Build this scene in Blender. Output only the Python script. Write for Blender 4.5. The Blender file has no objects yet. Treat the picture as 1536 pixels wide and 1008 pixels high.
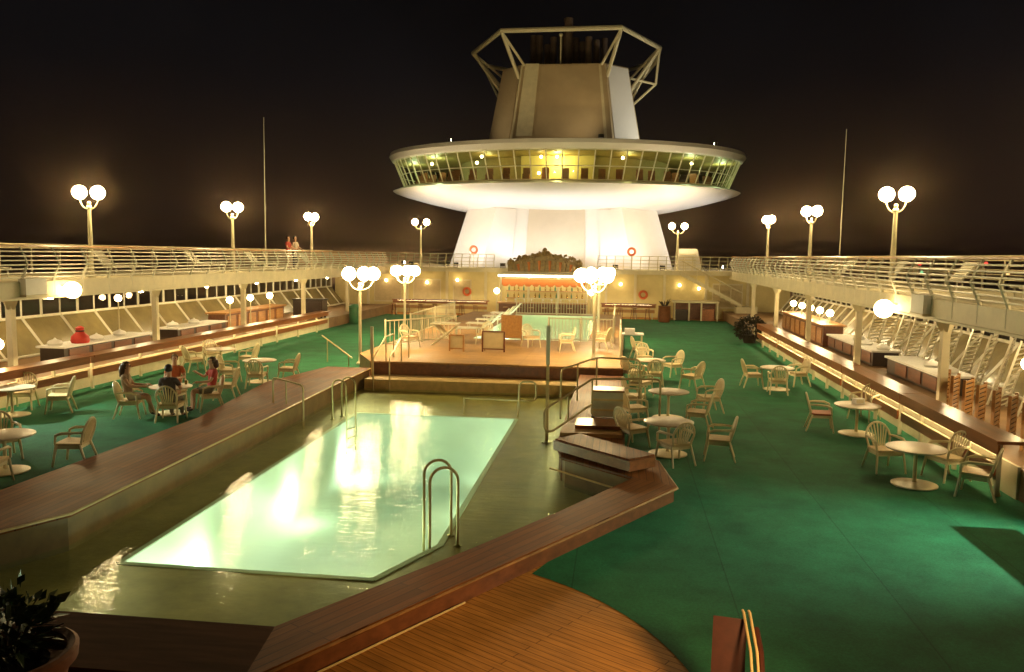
import bpy, bmesh, math, random
from mathutils import Vector, Matrix
from mathutils.geometry import tessellate_polygon
random.seed(7)
PI = math.pi
scene = bpy.context.scene
COL = scene.collection

# ------------------------------------------------------------------ materials
def mat(name, col, rough=0.5, var=0.12, scale=6.0, metal=0.0, bump=0.0, bscale=40.0, spec=0.5, stretch=None):
    m = bpy.data.materials.new(name); m.use_nodes = True
    nt = m.node_tree; b = nt.nodes['Principled BSDF']
    b.inputs['Roughness'].default_value = rough
    b.inputs['Metallic'].default_value = metal
    b.inputs['Specular IOR Level'].default_value = spec
    tc = nt.nodes.new('ShaderNodeTexCoord')
    src = tc.outputs['Object']
    if stretch:
        mp = nt.nodes.new('ShaderNodeMapping'); mp.inputs['Scale'].default_value = stretch
        nt.links.new(src, mp.inputs['Vector']); src = mp.outputs['Vector']
    n = nt.nodes.new('ShaderNodeTexNoise'); n.inputs['Scale'].default_value = scale
    n.inputs['Detail'].default_value = 5; n.inputs['Roughness'].default_value = 0.65
    nt.links.new(src, n.inputs['Vector'])
    r = nt.nodes.new('ShaderNodeValToRGB')
    r.color_ramp.elements[0].position = 0.3; r.color_ramp.elements[1].position = 0.7
    r.color_ramp.elements[0].color = [c * (1 - var) for c in col] + [1]
    r.color_ramp.elements[1].color = [min(1, c * (1 + var)) for c in col] + [1]
    nt.links.new(n.outputs['Fac'], r.inputs['Fac'])
    nt.links.new(r.outputs['Color'], b.inputs['Base Color'])
    if bump:
        n2 = nt.nodes.new('ShaderNodeTexNoise'); n2.inputs['Scale'].default_value = bscale
        nt.links.new(src, n2.inputs['Vector'])
        bp = nt.nodes.new('ShaderNodeBump'); bp.inputs['Strength'].default_value = bump; bp.inputs['Distance'].default_value = 0.02
        nt.links.new(n2.outputs['Fac'], bp.inputs['Height']); nt.links.new(bp.outputs['Normal'], b.inputs['Normal'])
    return m

def planks(name, col, col2, width=0.12, length=2.4, rot=0.0, rough=0.45, mortar=(0.02, 0.012, 0.006), var=0.35):
    """boards of wood with dark caulked seams, grain noise running along the boards"""
    m = bpy.data.materials.new(name); m.use_nodes = True
    nt = m.node_tree; b = nt.nodes['Principled BSDF']
    b.inputs['Roughness'].default_value = rough; b.inputs['Specular IOR Level'].default_value = 0.12
    tc = nt.nodes.new('ShaderNodeTexCoord'); mp = nt.nodes.new('ShaderNodeMapping')
    mp.inputs['Rotation'].default_value = (0, 0, rot)
    nt.links.new(tc.outputs['Object'], mp.inputs['Vector'])
    br = nt.nodes.new('ShaderNodeTexBrick')
    br.inputs['Scale'].default_value = 1.0
    br.inputs['Brick Width'].default_value = length; br.inputs['Row Height'].default_value = width
    br.inputs['Mortar Size'].default_value = 0.006; br.inputs['Mortar Smooth'].default_value = 0.2
    br.inputs['Color1'].default_value = (*col, 1); br.inputs['Color2'].default_value = (*col2, 1)
    br.inputs['Mortar'].default_value = (*mortar, 1)
    nt.links.new(mp.outputs['Vector'], br.inputs['Vector'])
    mp2 = nt.nodes.new('ShaderNodeMapping'); mp2.inputs['Scale'].default_value = (1.2, 14, 14)
    nt.links.new(mp.outputs['Vector'], mp2.inputs['Vector'])
    n = nt.nodes.new('ShaderNodeTexNoise'); n.inputs['Scale'].default_value = 2.0; n.inputs['Detail'].default_value = 6
    nt.links.new(mp2.outputs['Vector'], n.inputs['Vector'])
    n3 = nt.nodes.new('ShaderNodeTexNoise'); n3.inputs['Scale'].default_value = 0.7; n3.inputs['Detail'].default_value = 4
    nt.links.new(mp.outputs['Vector'], n3.inputs['Vector'])
    ad = nt.nodes.new('ShaderNodeMath'); ad.operation = 'ADD'
    nt.links.new(n.outputs['Fac'], ad.inputs[0]); nt.links.new(n3.outputs['Fac'], ad.inputs[1])
    mr = nt.nodes.new('ShaderNodeMapRange'); mr.inputs['From Min'].default_value = 0.6; mr.inputs['From Max'].default_value = 1.4
    mr.inputs['To Min'].default_value = 1 - var; mr.inputs['To Max'].default_value = 1 + var
    nt.links.new(ad.outputs[0], mr.inputs['Value'])
    mx = nt.nodes.new('ShaderNodeVectorMath'); mx.operation = 'SCALE'
    nt.links.new(br.outputs['Color'], mx.inputs[0]); nt.links.new(mr.outputs['Result'], mx.inputs['Scale'])
    nt.links.new(mx.outputs['Vector'], b.inputs['Base Color'])
    rr = nt.nodes.new('ShaderNodeMapRange'); rr.inputs['To Min'].default_value = rough - 0.15; rr.inputs['To Max'].default_value = rough + 0.2
    nt.links.new(n3.outputs['Fac'], rr.inputs['Value']); nt.links.new(rr.outputs['Result'], b.inputs['Roughness'])
    return m

def emit(name, col, strength):
    m = bpy.data.materials.new(name); m.use_nodes = True
    nt = m.node_tree; nt.nodes.remove(nt.nodes['Principled BSDF'])
    e = nt.nodes.new('ShaderNodeEmission'); e.inputs['Color'].default_value = (*col, 1); e.inputs['Strength'].default_value = strength
    nt.links.new(e.outputs[0], nt.nodes['Material Output'].inputs['Surface'])
    return m

def clear(name, tint, ior=1.33, rough=0.02, wave=0.0, wscale=2.0, wstretch=(1, 1, 1), refl=1.0):
    """water or window glass: straight-through tint plus a Fresnel mirror"""
    m = bpy.data.materials.new(name); m.use_nodes = True
    nt = m.node_tree; nt.nodes.remove(nt.nodes['Principled BSDF'])
    t = nt.nodes.new('ShaderNodeBsdfTransparent'); t.inputs['Color'].default_value = (*tint, 1)
    g = nt.nodes.new('ShaderNodeBsdfGlossy'); g.inputs['Roughness'].default_value = rough
    fr = nt.nodes.new('ShaderNodeFresnel'); fr.inputs['IOR'].default_value = ior
    mx = nt.nodes.new('ShaderNodeMixShader')
    geo = nt.nodes.new('ShaderNodeNewGeometry'); sel = nt.nodes.new('ShaderNodeMix'); sel.data_type = 'FLOAT'
    nt.links.new(geo.outputs['Backfacing'], sel.inputs[0]); sc_ = nt.nodes.new('ShaderNodeMath'); sc_.operation = 'MULTIPLY'; sc_.inputs[1].default_value = refl
    nt.links.new(fr.outputs[0], sc_.inputs[0]); nt.links.new(sc_.outputs[0], sel.inputs[2]); sel.inputs[3].default_value = 0.05
    nt.links.new(sel.outputs[0], mx.inputs[0]); nt.links.new(t.outputs[0], mx.inputs[1]); nt.links.new(g.outputs[0], mx.inputs[2])
    nt.links.new(mx.outputs[0], nt.nodes['Material Output'].inputs['Surface'])
    if wave:
        tc = nt.nodes.new('ShaderNodeTexCoord'); mp = nt.nodes.new('ShaderNodeMapping'); mp.inputs['Scale'].default_value = wstretch
        nt.links.new(tc.outputs['Object'], mp.inputs['Vector'])
        n = nt.nodes.new('ShaderNodeTexNoise'); n.inputs['Scale'].default_value = wscale; n.inputs['Detail'].default_value = 3
        nt.links.new(mp.outputs['Vector'], n.inputs['Vector'])
        bp = nt.nodes.new('ShaderNodeBump'); bp.inputs['Strength'].default_value = 1.0; bp.inputs['Distance'].default_value = wave
        nt.links.new(n.outputs['Fac'], bp.inputs['Height'])
        nt.links.new(bp.outputs['Normal'], g.inputs['Normal']); nt.links.new(bp.outputs['Normal'], fr.inputs['Normal'])
    return m

WARM = (1.0, 0.73, 0.34)
COOL = (0.80, 0.95, 0.80)
M = dict(
    white=mat('white_paint', (0.74, 0.70, 0.56), 0.4, 0.08, 1.5, bump=0.05),
    cream=mat('cream_paint', (0.62, 0.55, 0.36), 0.5, 0.10, 2.0),
    yellow=mat('yellow_wall', (0.62, 0.52, 0.24), 0.55, 0.10, 1.2),
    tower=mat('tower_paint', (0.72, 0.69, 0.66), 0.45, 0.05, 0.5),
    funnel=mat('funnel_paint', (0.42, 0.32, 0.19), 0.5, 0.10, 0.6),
    plastic=mat('resin_plastic', (0.80, 0.68, 0.42), 0.42, 0.08, 5.0),
    seatpad=mat('seat_pad', (0.70, 0.52, 0.28), 0.6, 0.12, 8.0),
    redseat=mat('red_seat_pad', (0.45, 0.12, 0.05), 0.6, 0.12, 8.0),
    tabletop=mat('table_top', (0.66, 0.54, 0.40), 0.35, 0.08, 3.0),
    steel=mat('handrail_steel', (0.55, 0.43, 0.22), 0.35, 0.10, 6.0, metal=0.4),
    brass=mat('brass_tube', (0.42, 0.33, 0.14), 0.3, 0.15, 6.0, metal=0.7),
    carpet=mat('green_turf', (0.018, 0.148, 0.062), 0.85, 0.28, 1.3, bump=0.5, bscale=160.0, spec=0.2),
    mat_dark=mat('rubber_mat', (0.012, 0.04, 0.015), 0.9, 0.2, 30.0, bump=0.3),
    teak=planks('teak_deck', (0.50, 0.225, 0.050), (0.43, 0.19, 0.042), 0.10, 2.6, 0.55, 0.6, (0.16, 0.065, 0.015), 0.45),
    teakx=planks('teak_bench', (0.23, 0.078, 0.019), (0.16, 0.052, 0.012), 0.13, 3.0, PI / 2, 0.5, (0.07, 0.022, 0.008)),
    teakd=planks('teak_bench_diagonal', (0.23, 0.078, 0.019), (0.16, 0.052, 0.012), 0.13, 3.0, -1.05, 0.5, (0.07, 0.022, 0.008)),
    teakl=planks('pale_teak', (0.46, 0.27, 0.11), (0.39, 0.22, 0.085), 0.12, 2.4, 0.0, 0.5),
    wood=mat('dark_wood', (0.16, 0.055, 0.020), 0.35, 0.35, 3.0, stretch=(3, 0.4, 3)),
    redwood=mat('red_wood', (0.26, 0.085, 0.024), 0.3, 0.3, 3.0, stretch=(3, 0.3, 3)),
    honey=mat('honey_wood', (0.42, 0.21, 0.07), 0.35, 0.25, 4.0, stretch=(3, 0.5, 3)),
    trim=mat('pale_nosing', (0.70, 0.50, 0.22), 0.35, 0.15, 4.0),
    tile=mat('wet_tile', (0.44, 0.31, 0.10), 0.35, 0.25, 1.6, bump=0.2, bscale=12),
    basin=mat('basin_tile', (0.70, 0.80, 0.60), 0.5, 0.05, 0.8),
    sidefloor=mat('side_deck_floor', (0.26, 0.15, 0.07), 0.55, 0.25, 1.5),
    dark=mat('dark_lacquer', (0.03, 0.018, 0.014), 0.3, 0.2, 4.0),
    black=mat('black_metal', (0.02, 0.018, 0.016), 0.5, 0.2, 4.0),
    pipe=mat('sooty_pipe', (0.09, 0.06, 0.045), 0.6, 0.3, 2.0),
    terracotta=mat('terracotta', (0.30, 0.11, 0.045), 0.7, 0.2, 5.0, bump=0.2),
    soil=mat('soil', (0.012, 0.009, 0.007), 1.0, 0.4, 12.0, bump=0.6),
    leaf=mat('leaf', (0.035, 0.060, 0.018), 0.45, 0.4, 3.0),
    bush=mat('bush_leaf', (0.025, 0.022, 0.014), 0.5, 0.5, 4.0),
    bark=mat('bark', (0.07, 0.045, 0.025), 0.9, 0.3, 10.0),
    green=mat('green_paint', (0.03, 0.15, 0.07), 0.4, 0.15, 4.0),
    red=mat('red_canvas', (0.50, 0.03, 0.02), 0.5, 0.15, 5.0),
    orange=mat('orange_ring', (0.60, 0.12, 0.03), 0.5, 0.12, 5.0),
    valance=mat('orange_valance', (0.50, 0.13, 0.015), 0.7, 0.15, 2.0),
    gold=mat('gilt_carving', (0.22, 0.135, 0.035), 0.45, 0.45, 5.0, bump=0.5, bscale=14),
    maroon=mat('maroon_leather', (0.065, 0.016, 0.008), 0.35, 0.25, 6.0),
    skin=mat('skin', (0.60, 0.34, 0.21), 0.5, 0.06, 9.0),
    hairb=mat('brown_hair', (0.06, 0.025, 0.01), 0.5, 0.3, 30.0),
    hairk=mat('black_hair', (0.012, 0.009, 0.008), 0.45, 0.3, 30.0),
    hairf=mat('fair_hair', (0.30, 0.20, 0.09), 0.5, 0.2, 30.0),
    cloth_red=mat('red_cloth', (0.45, 0.05, 0.035), 0.8, 0.15, 10.0),
    cloth_org=mat('orange_cloth', (0.55, 0.13, 0.04), 0.8, 0.15, 10.0),
    cloth_wht=mat('pale_cloth', (0.55, 0.46, 0.36), 0.8, 0.12, 10.0),
    cloth_grn=mat('grey_green_cloth', (0.16, 0.15, 0.11), 0.8, 0.15, 10.0),
    cloth_drk=mat('dark_cloth', (0.05, 0.035, 0.035), 0.8, 0.15, 10.0),
    cloth_tan=mat('tan_cloth', (0.36, 0.24, 0.14), 0.8, 0.15, 10.0),
    eye=mat('eye', (0.02, 0.015, 0.01), 0.2, 0.1, 5.0),
    board=mat('board_face', (0.52, 0.42, 0.24), 0.6, 0.1, 5.0),
    shaded_ledge=mat('shaded_ledge_wood', (0.075, 0.028, 0.011), 0.8, 0.35, 2.5, spec=0.08, stretch=(0.4, 3, 3)),  # bench wood with the shade of the near left corner put into its colour
    worn=mat('worn_nosing', (0.30, 0.15, 0.05), 0.5, 0.4, 5.0),
    lining=mat('pool_lining', (0.19, 0.12, 0.035), 0.5, 0.25, 2.0),
    frost=mat('frosted_panel', (0.20, 0.16, 0.07), 0.25, 0.35, 0.6),
    beige=mat('tower_beige', (0.55, 0.48, 0.38), 0.5, 0.06, 0.8),
    lino=mat('lounge_brown', (0.30, 0.22, 0.08), 0.6, 0.2, 1.0),
    sea=mat('sea_water', (0.004, 0.005, 0.006), 0.15, 0.3, 0.02),
    hull=mat('hull_paint', (0.30, 0.28, 0.24), 0.6, 0.1, 0.5),
    linen=mat('white_linen', (0.80, 0.78, 0.74), 0.6, 0.04, 4.0),
    globe=emit('lit_globe', WARM, 175.0),
    globe_big=emit('lit_cluster_globe', WARM, 120.0), wall_globe=emit('lit_wall_globe', WARM, 26.0), globe_side=emit('lit_side_globe', WARM, 22.0), ceil=emit('lit_ceiling_globe', (1.0, .78, .42), 170.0),
    globe_small=emit('lit_small_globe', WARM, 60.0),
    strip=emit('lit_strip', (1.0, 0.80, 0.42), 32.0),
    bartube=emit('lit_bar_tube', (1.0, 0.92, 0.62), 16.0),
    bulb=emit('lit_bulb', (1.0, 0.8, 0.45), 25.0),
    lens=emit('lit_pool_lens', (0.75, 1.0, 0.78), 30.0),
    town_warm=emit('lit_town_warm', (1.0, 0.55, 0.2), 3.0),
    town_red=emit('lit_town_red', (1.0, 0.08, 0.05), 2.0),
    town_green=emit('lit_town_green', (0.3, 1.0, 0.5), 1.2),
    flood=emit('lit_flood_lens', (1.0, 0.92, 0.72), 60.0),
    water=clear('pool_water_surface', (0.86, 1.0, 0.88), 1.33, 0.07, 0.012, 4.5, (0.45, 2.0, 1), 0.42),
    glass=clear('window_glass', (0.80, 0.84, 0.76), 1.5, 0.02),
    glassg=clear('green_window_glass', (0.74, 0.80, 0.58), 1.5, 0.03),
    bottle=clear('bottle_glass', (0.75, 0.65, 0.35), 1.5, 0.05),
)

def seams(m, w=2.0):
    nt = m.node_tree; b = nt.nodes['Principled BSDF']; src = b.inputs['Base Color'].links[0].from_socket
    tc = nt.nodes.new('ShaderNodeTexCoord'); mp = nt.nodes.new('ShaderNodeMapping'); mp.inputs['Rotation'].default_value = (0, 0, PI / 2)
    br = nt.nodes.new('ShaderNodeTexBrick'); br.inputs['Scale'].default_value = 1; br.inputs['Brick Width'].default_value = 14; br.inputs['Row Height'].default_value = w
    br.inputs['Mortar Size'].default_value = 0.012; br.inputs['Mortar Smooth'].default_value = 0.6
    br.inputs['Color1'].default_value = (1, 1, 1, 1); br.inputs['Color2'].default_value = (.9, .9, .9, 1); br.inputs['Mortar'].default_value = (.62, .62, .62, 1)
    n = nt.nodes.new('ShaderNodeTexNoise'); n.inputs['Scale'].default_value = 28; n.inputs['Detail'].default_value = 4; n.inputs['Roughness'].default_value = .8
    mr = nt.nodes.new('ShaderNodeMapRange'); mr.inputs['From Min'].default_value = .3; mr.inputs['From Max'].default_value = .7; mr.inputs['To Min'].default_value = .72; mr.inputs['To Max'].default_value = 1.25
    a = nt.nodes.new('ShaderNodeVectorMath'); a.operation = 'MULTIPLY'; c = nt.nodes.new('ShaderNodeVectorMath'); c.operation = 'SCALE'
    nt.links.new(tc.outputs['Object'], mp.inputs['Vector']); nt.links.new(mp.outputs[0], br.inputs['Vector']); nt.links.new(tc.outputs['Object'], n.inputs['Vector'])
    nt.links.new(n.outputs['Fac'], mr.inputs['Value']); nt.links.new(src, a.inputs[0]); nt.links.new(br.outputs['Color'], a.inputs[1])
    nt.links.new(a.outputs[0], c.inputs[0]); nt.links.new(mr.outputs[0], c.inputs['Scale']); nt.links.new(c.outputs[0], b.inputs['Base Color'])
seams(M['carpet'])

# ------------------------------------------------------------------ mesh builder
class B:
    def __init__(s): s.bm = bmesh.new(); s.flat = False
    def box(s, x0, x1, y0, y1, z0, z1, rot=None, c=None):
        vs = [s.bm.verts.new((x, y, z)) for x in (x0, x1) for y in (y0, y1) for z in (z0, z1)]
        for f in ((0, 1, 3, 2), (4, 6, 7, 5), (0, 4, 5, 1), (2, 3, 7, 6), (0, 2, 6, 4), (1, 5, 7, 3)):
            s.bm.faces.new([vs[i] for i in f])
        if rot is not None: bmesh.ops.rotate(s.bm, verts=vs, cent=c or (0, 0, 0), matrix=rot)
        return s
    def hexa(s, p):   # eight corners: bottom loop of four, top loop of four
        vs = [s.bm.verts.new(q) for q in p]
        for f in ((3, 2, 1, 0), (4, 5, 6, 7), (0, 1, 5, 4), (1, 2, 6, 5), (2, 3, 7, 6), (3, 0, 4, 7)):
            s.bm.faces.new([vs[i] for i in f])
        return s
    def prism(s, poly, z0, z1):
        lo = [s.bm.verts.new((x, y, z0)) for x, y in poly]; hi = [s.bm.verts.new((x, y, z1)) for x, y in poly]
        n = len(poly)
        s.bm.faces.new(lo[::-1]); s.bm.faces.new(hi)
        for i in range(n): s.bm.faces.new([lo[i], lo[(i + 1) % n], hi[(i + 1) % n], hi[i]])
        return s
    def loft(s, loops, close=True, cap=True):
        rings = [[s.bm.verts.new(p) for p in L] for L in loops]
        n = len(rings[0])
        for a, b in zip(rings, rings[1:]):
            for i in range(n if close else n - 1):
                s.bm.faces.new([a[i], a[(i + 1) % n], b[(i + 1) % n], b[i]])
        if cap and close:
            s.bm.faces.new(rings[0][::-1]); s.bm.faces.new(rings[-1])
        return s
    def tube(s, pts, r, n=8, closed=False):
        pts = [Vector(p) for p in pts]; N = len(pts)
        rs = r if isinstance(r, (list, tuple)) else [r] * N
        rings = []; up = None
        for i, p in enumerate(pts):
            if closed: t = pts[(i + 1) % N] - pts[i - 1]
            else: t = pts[min(i + 1, N - 1)] - pts[max(i - 1, 0)]
            t.normalize()
            if up is None:
                a = Vector((0, 0, 1)) if abs(t.z) < 0.9 else Vector((1, 0, 0))
                up = (a - t * a.dot(t)).normalized()
            else: up = (up - t * up.dot(t)).normalized()
            w = t.cross(up)
            rings.append([s.bm.verts.new(p + (up * math.cos(2 * PI * k / n) + w * math.sin(2 * PI * k / n)) * rs[i]) for k in range(n)])
        M_ = N if closed else N - 1
        for i in range(M_):
            a, b = rings[i], rings[(i + 1) % N]
            for k in range(n): s.bm.faces.new([a[k], a[(k + 1) % n], b[(k + 1) % n], b[k]])
        if not closed:
            s.bm.faces.new(rings[0][::-1]); s.bm.faces.new(rings[-1])
        return s
    def lathe(s, prof, n=24, c=(0, 0), sx=1.0, sy=1.0):
        loops = [[(c[0] + r * sx * math.cos(2 * PI * k / n), c[1] + r * sy * math.sin(2 * PI * k / n), z) for k in range(n)] for r, z in prof]
        return s.loft(loops)
    def cyl(s, x, y, z0, z1, r, n=16, r2=None): return s.lathe([(r, z0), (r2 or r, z1)], n, (x, y))
    def ball(s, c, r, sub=2, sc=(1, 1, 1)):
        g = bmesh.ops.create_icosphere(s.bm, subdivisions=sub, radius=r)['verts']
        for v in g: v.co = Vector((v.co.x * sc[0] + c[0], v.co.y * sc[1] + c[1], v.co.z * sc[2] + c[2]))
        return s
    def poly(s, pts):
        s.bm.faces.new([s.bm.verts.new(p) for p in pts]); return s
    def sheet(s, outer, holes, z):
        s.flat = True
        loops = [[Vector((x, y, z)) for x, y in L] for L in [outer] + holes]
        flat = [s.bm.verts.new(p) for L in loops for p in L]
        for t in tessellate_polygon(loops):
            f = s.bm.faces.new([flat[k] for k in t]); f.normal_update()
            if f.normal.z < 0: f.normal_flip()
        return s
    def bevel(s, w=0.01, seg=2):
        bmesh.ops.bevel(s.bm, geom=[e for e in s.bm.edges if len(e.link_faces) == 2 and e.calc_face_angle(0) > 0.6], offset=w, segments=seg, affect='EDGES', clamp_overlap=True)
        return s
    def out(s, name, m, parent=None, fix=True, ang=0.7, loc=None):
        if fix and not s.flat: bmesh.ops.recalc_face_normals(s.bm, faces=s.bm.faces)
        for f in s.bm.faces: f.smooth = True
        for e in s.bm.edges: e.smooth = len(e.link_faces) == 2 and e.calc_face_angle(0) < ang
        me = bpy.data.meshes.new(name); s.bm.to_mesh(me); s.bm.free()
        me.materials.append(m)
        o = bpy.data.objects.new(name, me); COL.objects.link(o)
        if parent: o.parent = parent
        if loc: o.location = loc
        return o

def tag(o, label, cat, group=None):
    o['label'] = label; o['category'] = cat
    if group: o['group'] = group
    return o
def thing(name, label, cat, loc=(0, 0, 0), rz=0, group=None):
    o = bpy.data.objects.new(name, None); COL.objects.link(o)
    o.empty_display_size = 0.1
    o.location = loc; o.rotation_euler = (0, 0, rz)
    return tag(o, label, cat, group)
def struct(o, kind='structure'):
    o['kind'] = kind; return o
def copy_tree(o, parent=None):
    c = o.copy(); COL.objects.link(c); c.parent = parent
    for ch in list(o.children): copy_tree(ch, c)
    return c
def dup(o, loc, rz=0, label=None, group=None):
    c = copy_tree(o); c.location = loc; c.rotation_euler = (0, 0, rz)
    if label: c['label'] = label
    if group: c['group'] = group
    return c
def arc(c, r, a0, a1, n, plane='xz', y=0):
    out = []
    for i in range(n + 1):
        a = a0 + (a1 - a0) * i / n
        u, w = c[0] + r * math.cos(a), c[1] + r * math.sin(a)
        out.append((u, y, w) if plane == 'xz' else (u, w) if plane == 'xy' else (y, u, w))
    return out
def face(dx, dy): return math.atan2(dy, dx) - PI / 2

def light(name, kind, loc, energy, col, size=0.1, aim=None, parent=None, angle=1.6, blend=0.6):
    L = bpy.data.lights.new(name, kind); L.energy = energy; L.color = col
    L.shadow_soft_size = size
    if kind == 'SPOT': L.spot_size = angle; L.spot_blend = blend
    o = bpy.data.objects.new(name, L); COL.objects.link(o); o.location = loc
    if aim is not None: o.rotation_euler = (Vector(aim) - Vector(loc)).to_track_quat('-Z', 'Y').to_euler()
    if parent: o.parent = parent; o.location = Vector(loc) - parent.location
    return o

# ------------------------------------------------------------------ camera and night sky
F, CX, CY = 1230.0, 768.0, 504.0
def cdir(u, v): return Vector(((u - CX) / F, (v - CY) / F, 1.0))
yv = cdir(930, 385).normalized(); h = cdir(1930, 398.2); xv = (h - yv * h.dot(yv)).normalized(); zv = xv.cross(yv)
if zv.y > 0: zv = -zv
R = Matrix((xv, yv, zv))
cam = bpy.data.cameras.new('camera'); cam.lens = F * 36 / 1536; cam.sensor_width = 36; cam.clip_end = 20000; cam.clip_start = 0.05
co = bpy.data.objects.new('camera', cam); COL.objects.link(co); scene.camera = co
right, up, back = R.col[0], -R.col[1], -R.col[2]
co.matrix_world = Matrix(((right[0], up[0], back[0], 4.5), (right[1], up[1], back[1], 0), (right[2], up[2], back[2], 4.2), (0, 0, 0, 1)))

w = bpy.data.worlds.new('World'); scene.world = w; w.use_nodes = True
nt = w.node_tree; bg = nt.nodes['Background']; bg.inputs['Strength'].default_value = 1.0
tc = nt.nodes.new('ShaderNodeTexCoord'); sp = nt.nodes.new('ShaderNodeSeparateXYZ'); nt.links.new(tc.outputs['Generated'], sp.inputs[0])
rp = nt.nodes.new('ShaderNodeValToRGB'); nt.links.new(sp.outputs['Z'], rp.inputs['Fac'])
els = rp.color_ramp.elements
els[0].position = 0.0; els[0].color = (0.016, 0.009, 0.006, 1)
els[1].position = 0.45; els[1].color = (0.0022, 0.0024, 0.0028, 1)
e = els.new(0.07); e.color = (0.012, 0.0075, 0.0055, 1)
e = els.new(0.20); e.color = (0.0045, 0.0042, 0.0048, 1)
ns = nt.nodes.new('ShaderNodeTexNoise'); ns.inputs['Scale'].default_value = 3.2; ns.inputs['Detail'].default_value = 6
nt.links.new(tc.outputs['Generated'], ns.inputs['Vector'])
mr = nt.nodes.new('ShaderNodeMapRange'); mr.inputs['From Min'].default_value = 0.3; mr.inputs['From Max'].default_value = 0.75
mr.inputs['To Min'].default_value = 0.5; mr.inputs['To Max'].default_value = 1.2
nt.links.new(ns.outputs['Fac'], mr.inputs['Value'])
vm = nt.nodes.new('ShaderNodeVectorMath'); vm.operation = 'SCALE'
nt.links.new(rp.outputs['Color'], vm.inputs[0]); nt.links.new(mr.outputs['Result'], vm.inputs['Scale'])
nt.links.new(vm.outputs['Vector'], bg.inputs['Color'])

vs = scene.view_settings; vs.view_transform = 'Standard'; vs.look = 'None'; vs.gamma = 1.0; vs.exposure = 0.0
scene.render.engine = 'CYCLES'
cy = scene.cycles; cy.use_denoising = True; cy.max_bounces = 7; cy.diffuse_bounces = 3; cy.glossy_bounces = 3; cy.transparent_max_bounces = 12
cy.transmission_bounces = 4; cy.sample_clamp_indirect = 4.0; cy.sample_clamp_direct = 0.0; cy.caustics_reflective = False; cy.caustics_refractive = False
cy.use_light_tree = True; cy.use_adaptive_sampling = False

# ------------------------------------------------------------------ setting: sea, decks, carpet
struct(B().sheet([(-6000, -6000), (6000, -6000), (6000, 9000), (-6000, 9000)], [], -25).out('sea', M['sea']))
BAS = [(-2.55, 10.75), (1.17, 10.75), (1.78, 12.2), (1.72, 22.2), (-2.75, 22.2)]
B2 = [(-1.9, 35.8), (3.2, 35.8), (3.2, 51.0), (-1.9, 51.0)]
OUT = [(-5.45, 27.1), (-6.05, 23.5), (-5.3, 18.0), (-5.42, 11.9), (-7.2, 8.4), (-7.2, 6.8), (1.16, 6.8), (2.75, 9.4), (3.91, 11.3), (5.57, 14.03), (5.31, 15.85), (4.7, 16.6), (4.7, 27.1)]
INN = [(-3.9, 27.1), (-3.88, 23.4), (-3.72, 18.3), (-3.55, 11.0), (-5.05, 7.95), (-5.0, 7.88), (1.0, 7.9), (2.62, 10.5), (3.72, 12.4), (4.85, 14.5), (3.45, 15.8), (3.28, 16.8), (3.28, 27.1)]
def shrink(o, i, t): return [(a[0] + (c[0] - a[0]) * t, a[1] + (c[1] - a[1]) * t) for a, c in zip(o, i)]
oi, io = shrink(OUT, INN, 0.06), shrink(INN, OUT, 0.06)
struct(B().sheet([(-11.6, -3), (11.6, -3), (11.6, 58), (-11.6, 58)], [io, B2], 0.0).out('deck_floor', M['teak']))
struct(B().box(-16.2, 16.2, -8, 90, -25.5, -3.6).out('hull', M['hull']))
T = 0.006
carp = B()
arcp = [(1.4 + 4.1 * math.cos(a), 6.9 + 4.1 * math.sin(a)) for a in [math.radians(q) for q in range(-40, 62, 4)]]
carp.sheet([(11.6, 4.0), (11.6, 56.0), (4.6, 56.0), (4.6, 16.6), (5.2, 15.8), (5.45, 14.0), (3.62, 10.9)] + arcp[::-1] + [(5.0, 4.0)], [], T)
struct(carp.out('carpet', M['carpet']))
struct(B().sheet([(-11.6, 5.0), (-7.1, 5.0), (-7.1, 8.3), (-5.3, 11.9), (-5.2, 18), (-5.95, 23.5), (-5.35, 27.1), (-4.9, 29.3), (-4.9, 53.1), (-11.6, 53.1)], [], T).out('carpet', M['carpet']))
struct(B().sheet([(-11.6, 53.1), (4.6, 53.1), (4.6, 55.6), (-11.6, 55.6)], [], T).out('carpet', M['carpet']))

# ------------------------------------------------------------------ near pool
struct(B().sheet(io, [BAS], -0.33).out('pool_shelf_floor', M['tile']))
pool = thing('swimming_pool', 'lit rectangular swimming pool sunk in the near wet deck, glowing pale green', 'pool', (0, 15, 0))
def rel(o, root): o.parent = root; o.location = -root.location; return o
bb = B()
n = len(BAS)
hi = [bb.bm.verts.new((x, y, -0.334)) for x, y in BAS]; lo = [bb.bm.verts.new((x, y, -1.85)) for x, y in BAS]
bb.bm.faces.new(lo)
for i in range(n): bb.bm.faces.new([hi[i], hi[(i + 1) % n], lo[(i + 1) % n], lo[i]])
rel(bb.out('basin', M['basin'], fix=False), pool)
rim = B()
for i in range(n):
    a, b_ = Vector((*BAS[i], -.33)), Vector((*BAS[(i + 1) % n], -.33)); d = (b_ - a).normalized(); nrm = Vector((d.y, -d.x, 0))
    rim.hexa([a - d * .05 + nrm * .0, b_ + d * .05, b_ + d * .05 + nrm * .10, a - d * .05 + nrm * .10] + [p + Vector((0, 0, .012 + i * .0006)) for p in (a - d * .05, b_ + d * .05, b_ + d * .05 + nrm * .10, a - d * .05 + nrm * .10)])
rel(rim.out('edge_tile', M['basin']), pool)
k = 0
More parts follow.
